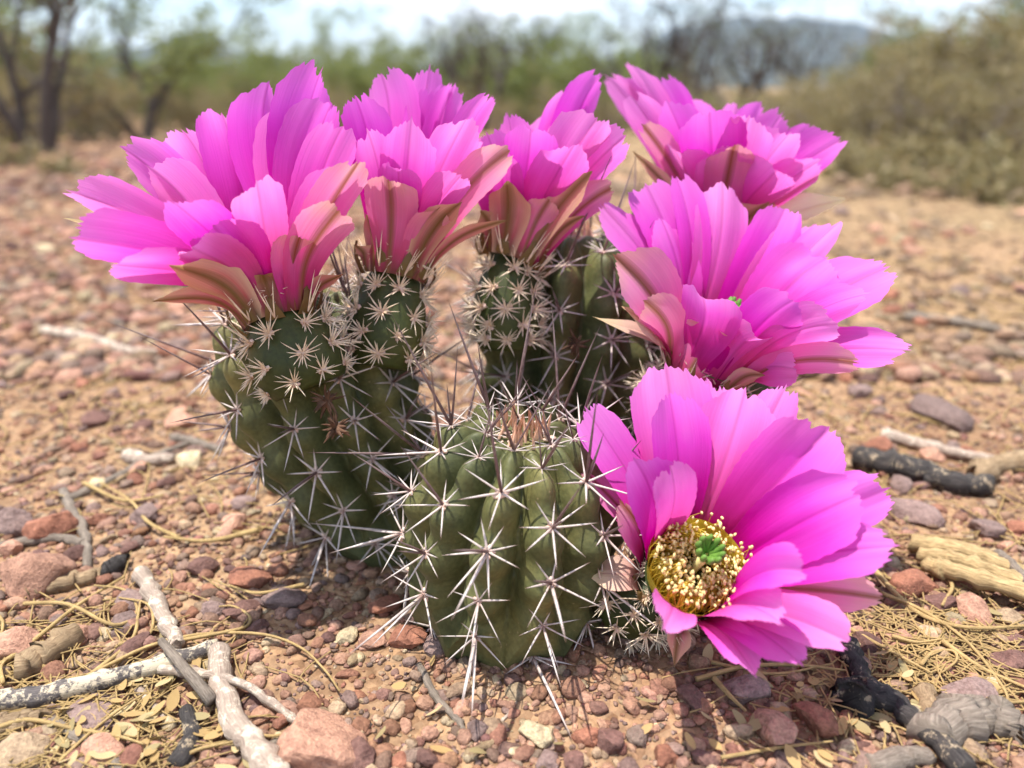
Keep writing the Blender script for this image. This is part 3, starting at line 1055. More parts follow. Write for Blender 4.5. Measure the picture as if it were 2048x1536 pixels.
stick('stick', [(660, 1545), (700, 1490), (742, 1438)], 4.5, W_GREY, 'fallen grey cactus spine across the largest speckled stone', knots=False, n=10)
stick('stick', [(330, 1318, .006), (380, 1378, .006), (428, 1418, .003)], 8, W_GREY, 'loose grey thorn crossing the thin whitish stick', knots=False, taper=1.6, n=10)
stick('stick', [(355, 1530), (385, 1470), (372, 1420)], 22, W_BLACK, 'burnt black bark lump beside the thick pale bent stick', cat='bark', n=10)
stick('stick', [(-20, 1455), (40, 1448), (85, 1438)], 24, W_TAN, 'shredded brown bark strip beneath the lichen spotted stick', cat='bark')
stick('stick', [(520, 1500), (580, 1470), (640, 1452)], 12, W_GREY, 'grey brown twig between the pale stick and the speckled stone')
stick('stick', [(1690, 1305), (1712, 1352), (1730, 1392), (1760, 1420)], 19, W_BLACK, 'short charred upright twig joined to the black knot', lift=1.0)
stick('stick', [(1718, 1402), (1790, 1435), (1850, 1490), (1930, 1570)], 23, W_BLACK, 'charred black stick with pale chips below the lowest flower', lift=1.1, taper=0.95)
stick('stick', [(1695, 1425), (1722, 1410), (1752, 1398)], 34, W_BLACK, 'rough black knot of burnt wood', n=10, taper=0.9)
stick('stick', [(1840, 1392), (1852, 1420), (1860, 1445)], 24, W_TAN, 'brown stub of wood with an orange lichen spot', n=10)
stick('stick', [(1858, 1500), (1900, 1462), (1960, 1450), (2012, 1468), (2040, 1492)], 46, W_GREY, 'arched weathered grey log with ring cracks', cat='log', taper=0.7, sides=16, lift=0.5, n=26)
stick('stick', [(1740, 1555), (1800, 1535), (1850, 1530)], 26, W_GREY, 'cracked grey wood block beside the charred black stick', cat='log', n=12)
for i, (dy, rr_, ln) in enumerate(((0, 15, 0), (22, 16, 30), (46, 17, 60), (-14, 9, 10))):
    stick('stick', [(1815 + ln * 0.6, 1105 + dy, .002), (1930, 1135 + dy * 1.05, .004), (2080 + ln, 1190 + dy * 1.2, .002)], rr_, W_YELLOW,
          ('upper strip of split yellow wood', 'middle strip of split yellow wood', 'lower thick strip of split yellow wood', 'thin topmost splinter of the split yellow wood')[i], cat='wood', lift=0.9, taper=0.95)
stick('stick', [(1760, 882), (1830, 898), (1900, 915), (1985, 932)], 13, W_PALE, 'pale weathered stick lying behind the dark fallen log', lift=1.0)
stick('stick', [(1715, 935), (1800, 950), (1900, 978), (1975, 985)], 26, W_BLACK, 'dark fallen log on the open ground', cat='log', lift=0.7)
stick('stick', [(1945, 965), (2000, 940), (2090, 925)], 24, W_TAN, 'brown branch end resting beside the dark fallen log')
stick('stick', [(90, 672), (190, 690), (250, 715), (320, 720)], 11, W_PALE, 'pale crooked branch lying far out on the sunlit ground', lift=1.0)
stick('stick', [(1810, 640), (1900, 650), (2000, 668)], 10, W_GREY, 'grey branch lying far out on the shaded open ground', lift=1.0)
stick('stick', [(255, 918), (300, 930), (350, 925)], 14, W_PALE, 'cluster of whitish bark beside the long blurred twig', cat='bark', n=12)
stick('stick', [(340, 880), (380, 885), (440, 905)], 10, W_GREY, 'short dark twig beside the foot of the leaning stem')
stick('stick', [(0, 565), (60, 560), (120, 552)], 7, W_GREY, 'far grey branch on the sunlit clearing')
stick('stick', [(1990, 1130, .004), (2020, 1170, .006), (2070, 1230, .004)], 9, W_GREY, 'grey twig lying over the split yellow wood')

def join_thing(name, label, cat, parts):
    e = bpy.data.objects.new(name, None)
    COL.objects.link(e)
    c = sum((Vector(v.co) for v in parts[0][1].data.vertices), Vector()) / len(parts[0][1].data.vertices)
    e.location = (c.x, c.y, gh(c.x, c.y))
    e['label'], e['category'] = label, cat
    for pn, o in parts:
        o.name = pn
        o.parent = e
        o.matrix_parent_inverse = Matrix.Translation(-e.location)
        for k in ('category', 'group'):
            if k in o:
                del o[k]


byl = {o.get('label'): o for o in bpy.data.objects if o.get('label')}
join_thing('split_wood', 'weathered split yellow wood lying in long parallel strips', 'wood',
           [('strip', o) for l, o in byl.items() if 'split yellow wood' in l and l.split()[0] in ('upper', 'middle', 'lower', 'thin')])
join_thing('charred_branch', 'charred black branch with a burnt knot and pale chips below the lowest flower', 'branch',
           [('branch_limb', byl['charred black stick with pale chips below the lowest flower']), ('knot', byl['rough black knot of burnt wood']), ('twig', byl['short charred upright twig joined to the black knot'])])
join_thing('wood_fragment', 'short tan wood fragment with a charred end in front of the big salmon stone', 'wood',
           [('shaft', byl['short tan wood fragment in front of the big salmon stone']), ('charred_end', byl['dark charred wood knob at the end of the tan fragment'])])

# dry grass stems
STR = 'dry straw stems curling over the stones'
for i, pts in enumerate((
    [(-10, 1345), (60, 1305), (150, 1230), (205, 1185), (252, 1162)],
    [(200, 1352), (300, 1298), (400, 1276), (520, 1280), (600, 1302), (650, 1345), (680, 1392)],
    [(50, 1215), (140, 1222), (230, 1260), (275, 1225), (250, 1190), (190, 1182)],
    [(160, 1380), (260, 1290), (278, 1240), (282, 1215)],
    [(345, 1290), (440, 1278), (492, 1262), (500, 1240), (470, 1225), (440, 1222)],
    [(240, 1300), (300, 1270), (300, 1220), (240, 1205)],
    [(-10, 1470), (60, 1452), (150, 1462), (240, 1480), (290, 1500)],
    [(120, 1530), (180, 1470), (240, 1430), (290, 1395)],
    [(10, 1380), (8, 1345), (40, 1310)],
    [(350, 1530), (400, 1505), (480, 1492)],
    [(470, 1470), (540, 1480), (610, 1462)],
    [(0, 1240), (10, 1262), (4, 1300)],
    [(1740, 1150), (1790, 1205), (1850, 1250), (1940, 1278), (2060, 1268)],
    [(1690, 1262), (1760, 1310), (1860, 1365)],
    [(1838, 1348), (1862, 1318), (1900, 1318), (1908, 1340), (1880, 1360)],
    [(1390, 1376), (1480, 1358), (1580, 1350), (1690, 1356)],
    [(1420, 1345), (1540, 1362), (1660, 1348)],
    [(1760, 1200), (1840, 1240), (1930, 1300), (2000, 1390), (2010, 1430)],
    [(1880, 1300), (1960, 1350), (2060, 1405)],
    [(1930, 1405), (2000, 1425), (2060, 1418)],
    [(1900, 1385), (1970, 1425), (2060, 1445)],
    [(1425, 1380), (1460, 1420), (1490, 1440)],
    [(1440, 1535), (1560, 1520), (1660, 1512)],
    [(1780, 1290), (1830, 1300), (1890, 1290)],
    [(1850, 1130), (1900, 1180), (1880, 1230)],
    [(170, 980), (250, 1010), (330, 1000)],
    [(360, 1085), (300, 1060), (260, 1010), (180, 960)],
    [(520, 1075), (420, 1090), (330, 1088)],
    [(610, 1180), (520, 1200), (460, 1180)],
)):
    pts2 = [(a, b, 0.0012 + 0.0014 * abs(math.sin(i * 1.7 + k))) for k, (a, b) in enumerate(pts)]
    stick('straw', pts2, 4.6 if i % 3 else 6.0, W_STRAW, 'thin yellow dry grass stem curving over the stones', 'straw', STR, 0.6, 0.45, 5, 26, False)

# a small heap of finer straw that nobody could count
b = MB()
srng = random.Random(41)
for i in range(1500):
    if i < 1000 and i % 4 == 0:
        px, py = srng.gauss(150, 170), srng.gauss(1420, 90)
    elif i < 1000 and i % 4 == 1:
        px, py = srng.gauss(1880, 130), srng.gauss(1330, 90)
    else:
        px, py = 2200 - 2300 * srng.random() ** 1.6, 480 + 980 * srng.random() ** 1.1
        if 500 < px < 1400 and py > 1100:
            continue
    p = G(px, max(py, 470))
    d = p.y * CP + HCAM * SP
    a = srng.uniform(0, 6.28)
    ln = srng.uniform(0.004, 0.014) * (0.6 + d * 1.6)
    cv = srng.uniform(-0.5, 0.5)
    pts = []
    for k in range(5):
        t = k / 4 - 0.5
        x, y = p.x + math.cos(a + cv * t) * ln * t * 2, p.y + math.sin(a + cv * t) * ln * t * 2
        pts.append((x, y, gh(x, y) + 0.0012 + 0.001 * srng.random()))
    b.add(*tube(pts, [0.00022 * (0.6 + d * 2)] * 5, 4, False))
link('straw_litter', b.mesh('straw_litter', [W_STRAW]), kind='stuff', label='fine dry straw litter strewn over the ground', category='straw')

# fallen leaflets
M_LEAFLET = [plain('leaflet_tan', (0.46, 0.31, 0.13), 0.7, 0.25), plain('leaflet_olive', (0.34, 0.27, 0.13), 0.7, 0.25), plain('leaflet_cream', (0.54, 0.42, 0.22), 0.7, 0.25)]
LEAF_ME = []
for k in range(6):
    b = MB()
    rng = random.Random(k)
    v, f = [], []
    curl, bend = rng.uniform(0.1, 0.5), rng.uniform(-0.3, 0.3)
    for j in range(7):
        t = j / 6
        hw = 0.24 * math.sin(math.pi * min(1, 0.06 + 0.90 * t)) ** 0.75
        for i, s in enumerate((-1, 0, 1)):
            v.append(Vector((s * hw, t - 0.5, 0.10 + curl * 0.25 * s * s * hw + bend * (t - 0.5) ** 2)))
    for j in range(6):
        for i in range(2):
            f.append((j * 3 + i, j * 3 + i + 1, j * 3 + 4 + i, j * 3 + 3 + i))
    b.add(v, f)
    LEAF_ME.append(b.mesh('leaflet', [M_LEAFLET[k % 3]]))
lrng = random.Random(6)
n = 0
while n < 150:
    q = lrng.random()
    if q < 0.45:
        px, py = lrng.gauss(260, 150), lrng.gauss(1445, 60)
    elif q < 0.8:
        px, py = lrng.gauss(1650, 170), lrng.gauss(1440, 60)
    else:
        px, py = lrng.uniform(0, 2048), lrng.uniform(1150, 1540)
    if not (0 < px < 2048 and 1120 < py < 1550):
        continue
    p = G(px, py)
    if not clear_of(p.x, p.y, 0.002, False):
        continue
    kk = lrng.randrange(6)
    o = link('leaflet', LEAF_ME[kk], label='small dry %s oval leaflet fallen among the gravel' % ('tan', 'olive brown', 'cream')[kk % 3], category='leaf',
             group='%s leaflets fallen among the gravel' % ('tan', 'olive brown', 'cream')[kk % 3])
    s = lrng.uniform(0.003, 0.0055)
    o.scale = (s * lrng.uniform(0.8, 1.1), s, s)
    o.rotation_euler = (lrng.gauss(0, 0.35), lrng.gauss(0, 0.35), lrng.uniform(0, 6.28))
    o.location = (p.x, p.y, gh(p.x, p.y) + 0.0011 + 0.0012 * lrng.random())
    n += 1

# ------------------------------------------------------------------ the cactus
cactus = bpy.data.objects.new('hedgehog_cactus', None)
COL.objects.link(cactus)
cactus.location = (0.0, 0.2, 0.0)
cactus['label'] = 'spiny ribbed cactus clump of several stems crowned with open magenta flowers'
cactus['category'] = 'cactus'
C0 = Vector(cactus.location)


def spine(b, p, d, ln, r, mat, curve=0.0, side=None, sides=5):
    d = d.normalized()
    side = side or d.orthogonal().normalized()
    pts, rr = [], []
    for k, t in enumerate((0.0, 0.12, 0.45, 0.78, 1.0)):
        pts.append(p + d * (ln * t) + side * (curve * ln * t * t))
        rr.append(r * (0.9, 1.0, 0.82, 0.48, 0.05)[k])
    v, f, uv = tube(pts, rr, sides, False)
    ts = (0.0, 0.12, 0.45, 0.78, 1.0)
    uv = [(a, ts[int(round(bb * 4))]) for a, bb in uv]
    b.add(v, f, uv, mat)


def wool(b, r, rng, mat, h=0.5):
    for k in range(7):
        a = rng.uniform(0, 6.28)
        q = rng.random() ** 0.6 * r * 0.7
        v, f = ROCK_SH[rng.randrange(14)]
        v = GV0[rng.randrange(12)]
        c = Vector((math.cos(a) * q, math.sin(a) * q, r * h * 0.4 * rng.random()))
        s = r * rng.uniform(0.35, 0.6)
        b.add([Vector(tuple(x)) * s + c for x in v], [tuple(int(i) for i in t) for t in GF0], [(0, rng.random())] * 12, mat)


UNIT = 0.0098      # length of a typical radial spine
CL = {}


def cluster_mesh(level, i):
    """level 0 low on the stem, 1 middle, 2 top. local z = outward, y = towards the apex"""
    key = (level, i)
    if key in CL:
        return CL[key]
    rng = random.Random(level * 50 + i + 7)
    b = MB()
    wool(b, 0.0016, rng, 2)
    nr = rng.randint(7, 8)
    a0 = rng.uniform(-0.15, 0.15)
    for k in range(nr):
        a = a0 + 2 * math.pi * (k + 0.5) / nr + rng.gauss(0, 0.10)       # 0 = up
        up = math.cos(a)
        ln = UNIT * (0.98 - 0.30 * up) * rng.uniform(0.78, 1.12)
        d = Vector((math.sin(a), math.cos(a), rng.uniform(0.22, 0.5)))
        spine(b, Vector((0, 0, 0.0002)), d, ln, 0.00027 * rng.uniform(0.8, 1.15), 0, rng.uniform(-0.06, 0.06), Vector((0, 0, -1)))
    ncn = 1 if rng.random() < 0.8 else 2
    for k in range(ncn):
        if level == 2:
            d = Vector((rng.gauss(0, 0.16), rng.uniform(0.10, 0.42), 1.0))
            ln = UNIT * rng.uniform(1.8, 3.1)
        elif level == 1:
            d = Vector((rng.gauss(0, 0.35), rng.uniform(-0.15, 0.35), 1.0))
            ln = UNIT * rng.uniform(1.2, 2.0)
        else:
            d = Vector((rng.gauss(0, 0.3), rng.uniform(-1.5, -0.55), 0.8))
            ln = UNIT * rng.uniform(1.3, 1.9)
        if k:
            ln *= 0.6
        spine(b, Vector((0, 0, 0.0003)), d, ln, 0.00036, 1 if level else 0, rng.uniform(-0.05, 0.05))
    CL[key] = b.mesh('spine_cluster', [M_SPINE, M_CENTRAL, M_WOOL])
    return CL[key]


ALL_CLUSTERS = []          # (visibility score, stem object, matrix, level, variant)


def stem(label, foot, top, bulge, R, ribs, seed, spacing=0.0132, twist=0.15, dome=0.8, waist=0.82, phase=0.0, amp=0.34):
    """ribbed stem from foot to top; bulge bends the axis sideways"""
    rng = random.Random(seed)
    foot, top, bulge = Vector(foot), Vector(top), Vector(bulge)
    mid = (foot + top) / 2 + bulge

    def axis(t):
        s = 1 - t
        return foot * s * s + mid * (2 * s * t) + top * t * t

    def axis_d(t):
        return ((mid - foot) * (2 * (1 - t)) + (top - mid) * (2 * t)).normalized()

    Ht = (top - foot).length
    hd = R * dome
    hs = Ht - hd
    # meridian: list of (rho, h)
    mer = []
    for k in range(40):
        q = k / 39
        mer.append((R * (waist + (1 - waist) * (1 - (1 - q) ** 2)), -0.004 + (hs + 0.004) * q))
    for k in range(1, 34):
        a = k / 33 * math.pi / 2
        rho = R * math.cos(a) ** 0.9 if a < math.pi / 2 - 1e-6 else 0.0
        h = hs + hd * math.sin(a)
        h -= 0.16 * R * math.exp(-(rho / (0.34 * R)) ** 2)      # sunken tip
        mer.append((rho, h))
    arc = [0.0]
    for (r0, h0), (r1, h1) in zip(mer, mer[1:]):
        arc.append(arc[-1] + math.hypot(r1 - r0, h1 - h0))
    tot = arc[-1]
    ax0 = axis_d(0.5).cross(Vector((0, 1, 0))).normalized()

    def frame(h):
        t = min(1.0, max(0.0, h / Ht))
        d = axis_d(t)
        x = (ax0 - d * ax0.dot(d)).normalized()
        y = d.cross(x)
        c = axis(t) + d * (h - t * Ht if (h < 0 or h > Ht) else 0.0)
        return c, d, x, y

    offs = [((i % 2) * 0.5 + rng.uniform(-0.12, 0.12)) * spacing for i in range(ribs)]

    def surf(th, s):
        """point on the skin: th around, s arc length from the foot"""
        s = min(max(s, 0.0), tot)
        k = int(np.searchsorted(arc, s)) - 1
        k = min(max(k, 0), len(mer) - 2)
        f = (s - arc[k]) / max(1e-9, arc[k + 1] - arc[k])
        rho = mer[k][0] + (mer[k + 1][0] - mer[k][0]) * f
        h = mer[k][1] + (mer[k + 1][1] - mer[k][1]) * f
        ph = (th - phase - twist * s / tot) * ribs / (2 * math.pi)
        i = int(math.floor(ph + 0.5)) % ribs
        cc_ = abs(math.cos(math.pi * ph))
        crest = cc_ ** 0.85
        x = (s - offs[i]) / spacing
        tub = 0.5 + 0.5 * math.cos(2 * math.pi * x)
        # outward normal of the meridian
        dr_, dh_ = mer[k + 1][0] - mer[k][0], mer[k + 1][1] - mer[k][1]
        ln_ = math.hypot(dr_, dh_) + 1e-12
        nr_, nh_ = dh_ / ln_, -dr_ / ln_
        if nh_ < -0.2:
            nr_, nh_ = 0.0, 1.0
        near = min(1.0, max(0.0, (rho - 0.10 * R) / (0.42 * R)))
        near = near * near * (3 - 2 * near)
        dep_ = R * amp * near * (0.35 + 0.65 * min(1.0, rho / R))
        disp = -dep_ * (1 - crest) * (1.08 - 0.16 * tub) + 0.085 * R * crest * (tub - 0.5) * near
        disp += 0.012 * R * noise.noise((th * 3, s * 120, phase * 9))
        c, d, ex, ey = frame(h)
        return c + (ex * math.cos(th) + ey * math.sin(th)) * (rho + disp * nr_) + d * (disp * nh_)

    NA_, NS = ribs * 14, 110
    V, F, U = [], [], []
    for j in range(NS):
        s = tot * j / (NS - 1)
        for k in range(NA_):
            V.append(surf(2 * math.pi * k / NA_, s) - C0)
            U.append((k / NA_, j / (NS - 1)))
    for j in range(NS - 1):
        for k in range(NA_):
            k2 = (k + 1) % NA_
            F.append((j * NA_ + k, j * NA_ + k2, (j + 1) * NA_ + k2, (j + 1) * NA_ + k))
    b = MB()
    b.add(V, F, U)
    st = link('stem', b.mesh('stem', [M_SKIN]), cactus, label=label)
    # areoles on every rib crest
    for i in range(ribs):
        x = offs[i] + 0.25 * spacing
        while x < tot - 0.20 * R:
            s = x
            if s > 0.003:
                th = phase + twist * s / tot + 2 * math.pi * i / ribs
                p = surf(th, s)
                e = 0.0015
                du = (surf(th, s + e) - surf(th, s - e)).normalized()
                c, d, ex, ey = frame(min(Ht, max(0, s)))
                rad_ = ex * math.cos(th) + ey * math.sin(th)
                tang = d.cross(rad_).normalized()
                nrm = tang.cross(du).normalized()
                if nrm.dot(rad_ + d * 0.4) < 0:
                    nrm = -nrm
                yv = (du - nrm * du.dot(nrm)).normalized()
                xv = yv.cross(nrm)
                sc = rng.uniform(0.85, 1.15) * (0.62 if s > tot - 0.5 * R else 1.0)
                m = Matrix((xv * sc, yv * sc, nrm * sc)).transposed().to_4x4()
                m.translation = p - nrm * 0.0002
                q = s / tot
                level = 0 if q < 0.40 else (1 if q < 0.66 else 2)
                vis = nrm.dot((CAM - p).normalized())
                ALL_CLUSTERS.append((vis, st, m, level, rng.randrange(5)))
            x += spacing * (1.0 if x < 0.72 * tot else 0.86)
    # young spines and wool at the sunken tip
    b = MB()
    c, d, ex, ey = frame(Ht)
    base = c - d * 0.12 * R
    for k in range(46):
        a = rng.uniform(0, 6.28)
        q = rng.random() ** 0.6 * R * 0.26
        p = base + (ex * math.cos(a) + ey * math.sin(a)) * q - C0
        dd = d + (ex * math.cos(a) + ey * math.sin(a)) * rng.uniform(-0.5, 0.15)
        spine(b, p, dd, rng.uniform(0.003, 0.0065), 0.0004, 0, rng.uniform(-0.1, 0.1))
    for k in range(26):
        a = rng.uniform(0, 6.28)
        q = rng.random() ** 0.6 * R * 0.28
        cc = base + (ex * math.cos(a) + ey * math.sin(a)) * q - C0
        s_ = rng.uniform(0.0005, 0.0011)
        b.add([Vector(tuple(xx)) * s_ + cc for xx in GV0[k % 12]], [tuple(int(i) for i in t) for t in GF0], [(0, rng.random())] * 12, 1)
    link('apex_wool', b.mesh('apex_wool', [M_TIPWOOL, M_WOOL]), st)
    return st


S_BARE = stem('bare green ribbed stem without flowers, in front of the other stems', (-0.0015, 0.167, 0), (0.0022, 0.160, 0.0545), (0, 0.002, 0), 0.0268, 11, 4, phase=0.10, dome=1.12, waist=0.74)
S_LEAN = stem('leaning dark stem carrying two flowers', (-0.029, 0.203, 0), tuple(P(578, 575, 0.209)), (-0.012, 0, -0.004), 0.0262, 11, 9, phase=0.32, dome=0.85, waist=0.66)
S_BACK = stem('dark purplish stem behind the bare stem, carrying one flower', (0.016, 0.232, 0), (0.0185, 0.236, 0.086), (0, 0, 0), 0.0278, 11, 15, phase=0.16, dome=0.85, waist=0.8)
S_SIDE = stem('shaded stem hidden below the two upper flowers', (0.060, 0.238, 0), (0.060, 0.240, 0.062), (0, 0, 0), 0.0265, 11, 21, phase=0.05, dome=0.85, waist=0.78)

order = sorted(range(len(ALL_CLUSTERS)), key=lambda i: -ALL_CLUSTERS[i][0] - (0.6 if ALL_CLUSTERS[i][1] in (S_BARE, S_LEAN) else 0))
rest = {}
for n_, i in enumerate(order):
    vis, st, m, level, var = ALL_CLUSTERS[i]
    me = cluster_mesh(level, var)
    if n_ < 280 and vis > -0.55:
        o = link('spine_cluster', me, st)
        mm = m.copy()
        mm.translation = m.translation - C0
        o.matrix_local = mm
    else:
        rest.setdefault(st.name, []).append((m, me))
for sname, lst in rest.items():
    b = MB()
    for m, me in lst:
        mm = m.copy()
        mm.translation = m.translation - C0
        uvd = me.uv_layers[0].data
        uvs = [None] * len(me.vertices)
        for lp, u in zip(me.loops, uvd):
            uvs[lp.vertex_index] = tuple(u.uv)
        o0 = len(b.v)
        b.v.extend([mm @ v.co for v in me.vertices])
        b.uv.extend(uvs)
        b.c.extend([(1, 1, 1, 1)] * len(me.vertices))
        for p in me.polygons:
            b.f.append(tuple(o0 + q for q in p.vertices))
            b.m.append(p.material_index)
    link('spine_mass', b.mesh('spine_mass', [M_SPINE, M_CENTRAL, M_WOOL]), bpy.data.objects[sname], kind='stuff')

# the long dark central spines that stand out from the bare stem
def project(p):
    q = p - CAM
    d_ = q.dot(Vector((0, CP, -SP)))
    return 1024 + q.x / d_ * FPX, 768 - q.dot(Vector((0, SP, CP))) / d_ * FPX


AREOLES = [(project(m.translation), m.translation.copy(), vis) for vis, st, m, lv, vr in ALL_CLUSTERS if st is S_BARE and vis > -0.5]
for bx, by, tx, ty, ln, dark in ((1040, 785, 1076, 552, .030, 1), (905, 868, 778, 636, .032, 1), (960, 790, 882, 585, .028, 1), (985, 770, 958, 662, .018, 1), (1100, 800, 1168, 690, .019, 1), (1130, 850, 1206, 655, .027, 1),
                                 (830, 930, 602, 912, .030, 1), (845, 1050, 606, 1028, .031, 0), (850, 1000, 780, 965, .020, 1), (969, 1094, 902, 1232, .024, 0), (973, 1243, 938, 1402, .024, 0), (975, 1290, 960, 1450, .022, 0),
                                 (1083, 1133, 1124, 1262, .022, 0), (1115, 1310, 1180, 1478, .026, 0), (1110, 940, 1160, 838, .022, 1), (1010, 905, 975, 790, .022, 1), (860, 1150, 700, 1290, .028, 0), (840, 870, 690, 770, .028, 1)):
    pr, p0, vis = min(AREOLES, key=lambda a: (a[0][0] - bx) ** 2 + (a[0][1] - by) ** 2)
    tx, ty = tx + (pr[0] - bx) * 0.6, ty + (pr[1] - by) * 0.6
    rd = ray(tx, ty).normalized()
    tm = (p0 - CAM).dot(rd)
    h2 = ln * ln - ((p0 - CAM).length_squared - tm * tm)
    tip = CAM + rd * (tm - (math.sqrt(h2) if h2 > 0 else 0))
    b = MB()
    spine(b, p0 - C0, tip - p0, (tip - p0).length, 0.00040, 0, 0.02)
    link('long_spine', b.mesh('long_spine', [M_CENTRAL if dark else M_SPINE]), S_BARE)

# ------------------------------------------------------------------ flowers
BR = {}


def bristle_mesh(i):
    if i in BR:
        return BR[i]
    rng = random.Random(600 + i)
    b = MB()
    wool(b, 0.0016, rng, 1, 0.9)
    n = rng.randint(17, 22)
    for k in range(n):
        a = 2 * math.pi * k / n + rng.gauss(0, 0.2)
        z = rng.uniform(0.25, 1.5)
        d = Vector((math.sin(a), math.cos(a), z))
        spine(b, Vector((0, 0, 0.0003)), d, rng.uniform(0.0030, 0.0062), 0.00021, 0, rng.uniform(-0.1, 0.1), sides=4)
    BR[i] = b.mesh('bristle_cluster', [M_BRISTLE, M_WOOL])
    return BR[i]


def flower(label, foot, base, axis, L, r0, petals, seed, stamen=240, tube_h=0.010, throat_r=0.0098, ovary_r=0.0098, foot_dir=None, lean=0.62):
    rng = random.Random(seed)
    foot, base, axis = Vector(foot), Vector(base), Vector(axis).normalized()
    # ---- ovary: bulbous spiny tube from foot to base
    p1 = foot.lerp(base, 0.35) + (foot_dir or Vector((0, 0, 0)))
    p2 = base - axis * (base - foot).length * 0.4
    NS, NA_ = 26, 40
    pts = [bez(foot, p1, p2, base + axis * tube_h * 0.4, i / (NS - 1)) for i in range(NS)]
    rr = []
    for i in range(NS):
        t = i / (NS - 1)
        rr.append(ovary_r * (0.62 + 0.42 * math.sin(math.pi * min(1, t * 1.05 + 0.12)) ** 0.8) if t < 0.86 else None)
    last = [r for r in rr if r is not None][-1]
    k0 = next(i for i, r in enumerate(rr) if r is None)
    for i in range(k0, NS):
        rr[i] = last + (r0 * 1.04 - last) * (i - k0 + 1) / (NS - k0)
    v, f, uv = tube(pts, rr, NA_, True)
    b = MB()
    b.add([Vector(q) - C0 for q in v], f, uv)
    fl = link('flower', b.mesh('flower', [M_OVARY]), cactus, label=label)
    # ---- areoles with pale bristles
    rows = max(3, int((base - foot).length / 0.0042))
    for j in range(rows):
        t = 0.12 + 0.80 * j / max(1, rows - 1)
        n = 8
        for k in range(n):
            a = 2 * math.pi * (k + 0.5 * (j % 2)) / n + rng.gauss(0, 0.08)
            i = t * (NS - 1)
            c = bez(foot, p1, p2, base + axis * tube_h * 0.4, t)
            tg = (bez(foot, p1, p2, base + axis * tube_h * 0.4, min(1, t + 0.03)) - bez(foot, p1, p2, base + axis * tube_h * 0.4, max(0, t - 0.03))).normalized()
            ex = tg.orthogonal().normalized()
            ey = tg.cross(ex)
            nrm = ex * math.cos(a) + ey * math.sin(a)
            p = c + nrm * rr[int(round(i))] * 0.97
            sc = rng.uniform(0.8, 1.15)
            nn = (nrm + tg * 0.15).normalized()
            yv = (tg - nn * tg.dot(nn)).normalized()
            xv = yv.cross(nn)
            m = Matrix((xv * sc, yv * sc, nn * sc)).transposed().to_4x4()
            m.translation = p - C0
            o = link('bristle_cluster', bristle_mesh(rng.randrange(6)), fl)
            o.matrix_local = m
    # ---- inner funnel
    ex = axis.orthogonal().normalized()
    ey = axis.cross(ex)
    b = MB()
    prof = [(0.002, 0.001), (r0 * 0.8, 0.0015), (r0 * 0.98, 0.004), (throat_r * 0.98, tube_h * 0.9), (throat_r * 1.05, tube_h * 1.15)]
    V, F = [], []
    for j, (r, h) in enumerate(prof):
        for k in range(32):
            a = 2 * math.pi * k / 32
            V.append(base + axis * h + (ex * math.cos(a) + ey * math.sin(a)) * r - C0)
    for j in range(len(prof) - 1):
        for k in range(32):
            F.append((j * 32 + k, j * 32 + (k + 1) % 32, (j + 1) * 32 + (k + 1) % 32, (j + 1) * 32 + k))
    b.add(V, F)
    link('floral_tube', b.mesh('floral_tube', [M_TUBE]), fl)
    # ---- petals
    MATS = {'p': M_PETAL, 'o': M_OUTER, 's': M_SEPAL, 'c': M_CREAM}
    NAMES = {'p': 'petal', 'o': 'petal', 's': 'sepal', 'c': 'sepal'}
    for spec in petals:
        tx, ty, side, wpx, kind = spec[:5]
        lf = spec[5] if len(spec) > 5 else 1.0
        roll = spec[6] if len(spec) > 6 else rng.gauss(0, 0.10)
        curl = spec[7] if len(spec) > 7 else rng.uniform(-0.02, 0.10)
        # where the sight line meets the sphere that the petal's length allows
        rd = ray(tx, ty)
        rl = rd.length
        rdn = rd / rl
        oc = base - CAM
        tm = oc.dot(rdn)
        h2 = (L * lf) ** 2 - (oc.length_squared - tm * tm)
        half = math.sqrt(h2) if h2 > 0 else 0.0
        half = min(half, lean * math.sqrt(max(0.0, oc.length_squared - tm * tm)) + 0.004)
        tip = CAM + rdn * (tm + side * half)
        dep = (tip - CAM).dot(Vector((0, CP, -SP)))
        W = wpx / FPX * dep * 0.5 * (1.16 if kind == 'p' else 1.15)
        to = tip - base
        Lp = to.length
        radv = to - axis * to.dot(axis)
        radv = radv.normalized() if radv.length > 1e-6 else ex
        rin = r0 * (0.92 if kind in 'p' else 1.0)
        q0 = base + radv * rin - axis * (0.0 if kind == 'p' else 0.002)
        td = to.normalized()
        q1 = q0 + (axis * 0.8 + td * 0.35).normalized() * Lp * 0.34
        q2 = tip - (td * 0.9 + radv * 0.25 - axis * (0.10 + curl)).normalized() * Lp * 0.34
        bn = axis.cross(radv).normalized()
        # petals twist a little on their claws, so that none stands quite edge-on to the open side
        fv = td.cross((base + to * 0.6 - CAM).normalized()).normalized()
        if fv.dot(bn) < 0:
            fv = -fv
        kf = 0.62 * (1 - abs(fv.dot(bn))) + (0.10 if kind in 'po' else 0.0)
        bt = (bn * (1 - kf) + fv * kf).normalized()
        nu, nv = (32, 24) if wpx > 55 else (14, 20)
        wmin = min(0.55, 0.0034 / max(W, 1e-5))
        ph1, ph2 = rng.uniform(0, 6.28), rng.uniform(0, 6.28)
        cup = rng.uniform(0.10, 0.34) * (1.0 if kind in 'po' else 1.2)
        jagn = [rng.random() for _ in range(nu + 1)]
        jag = 0.030 if kind in 'po' else 0.018
        notch = rng.uniform(-0.5, 0.5)
        vmax = []
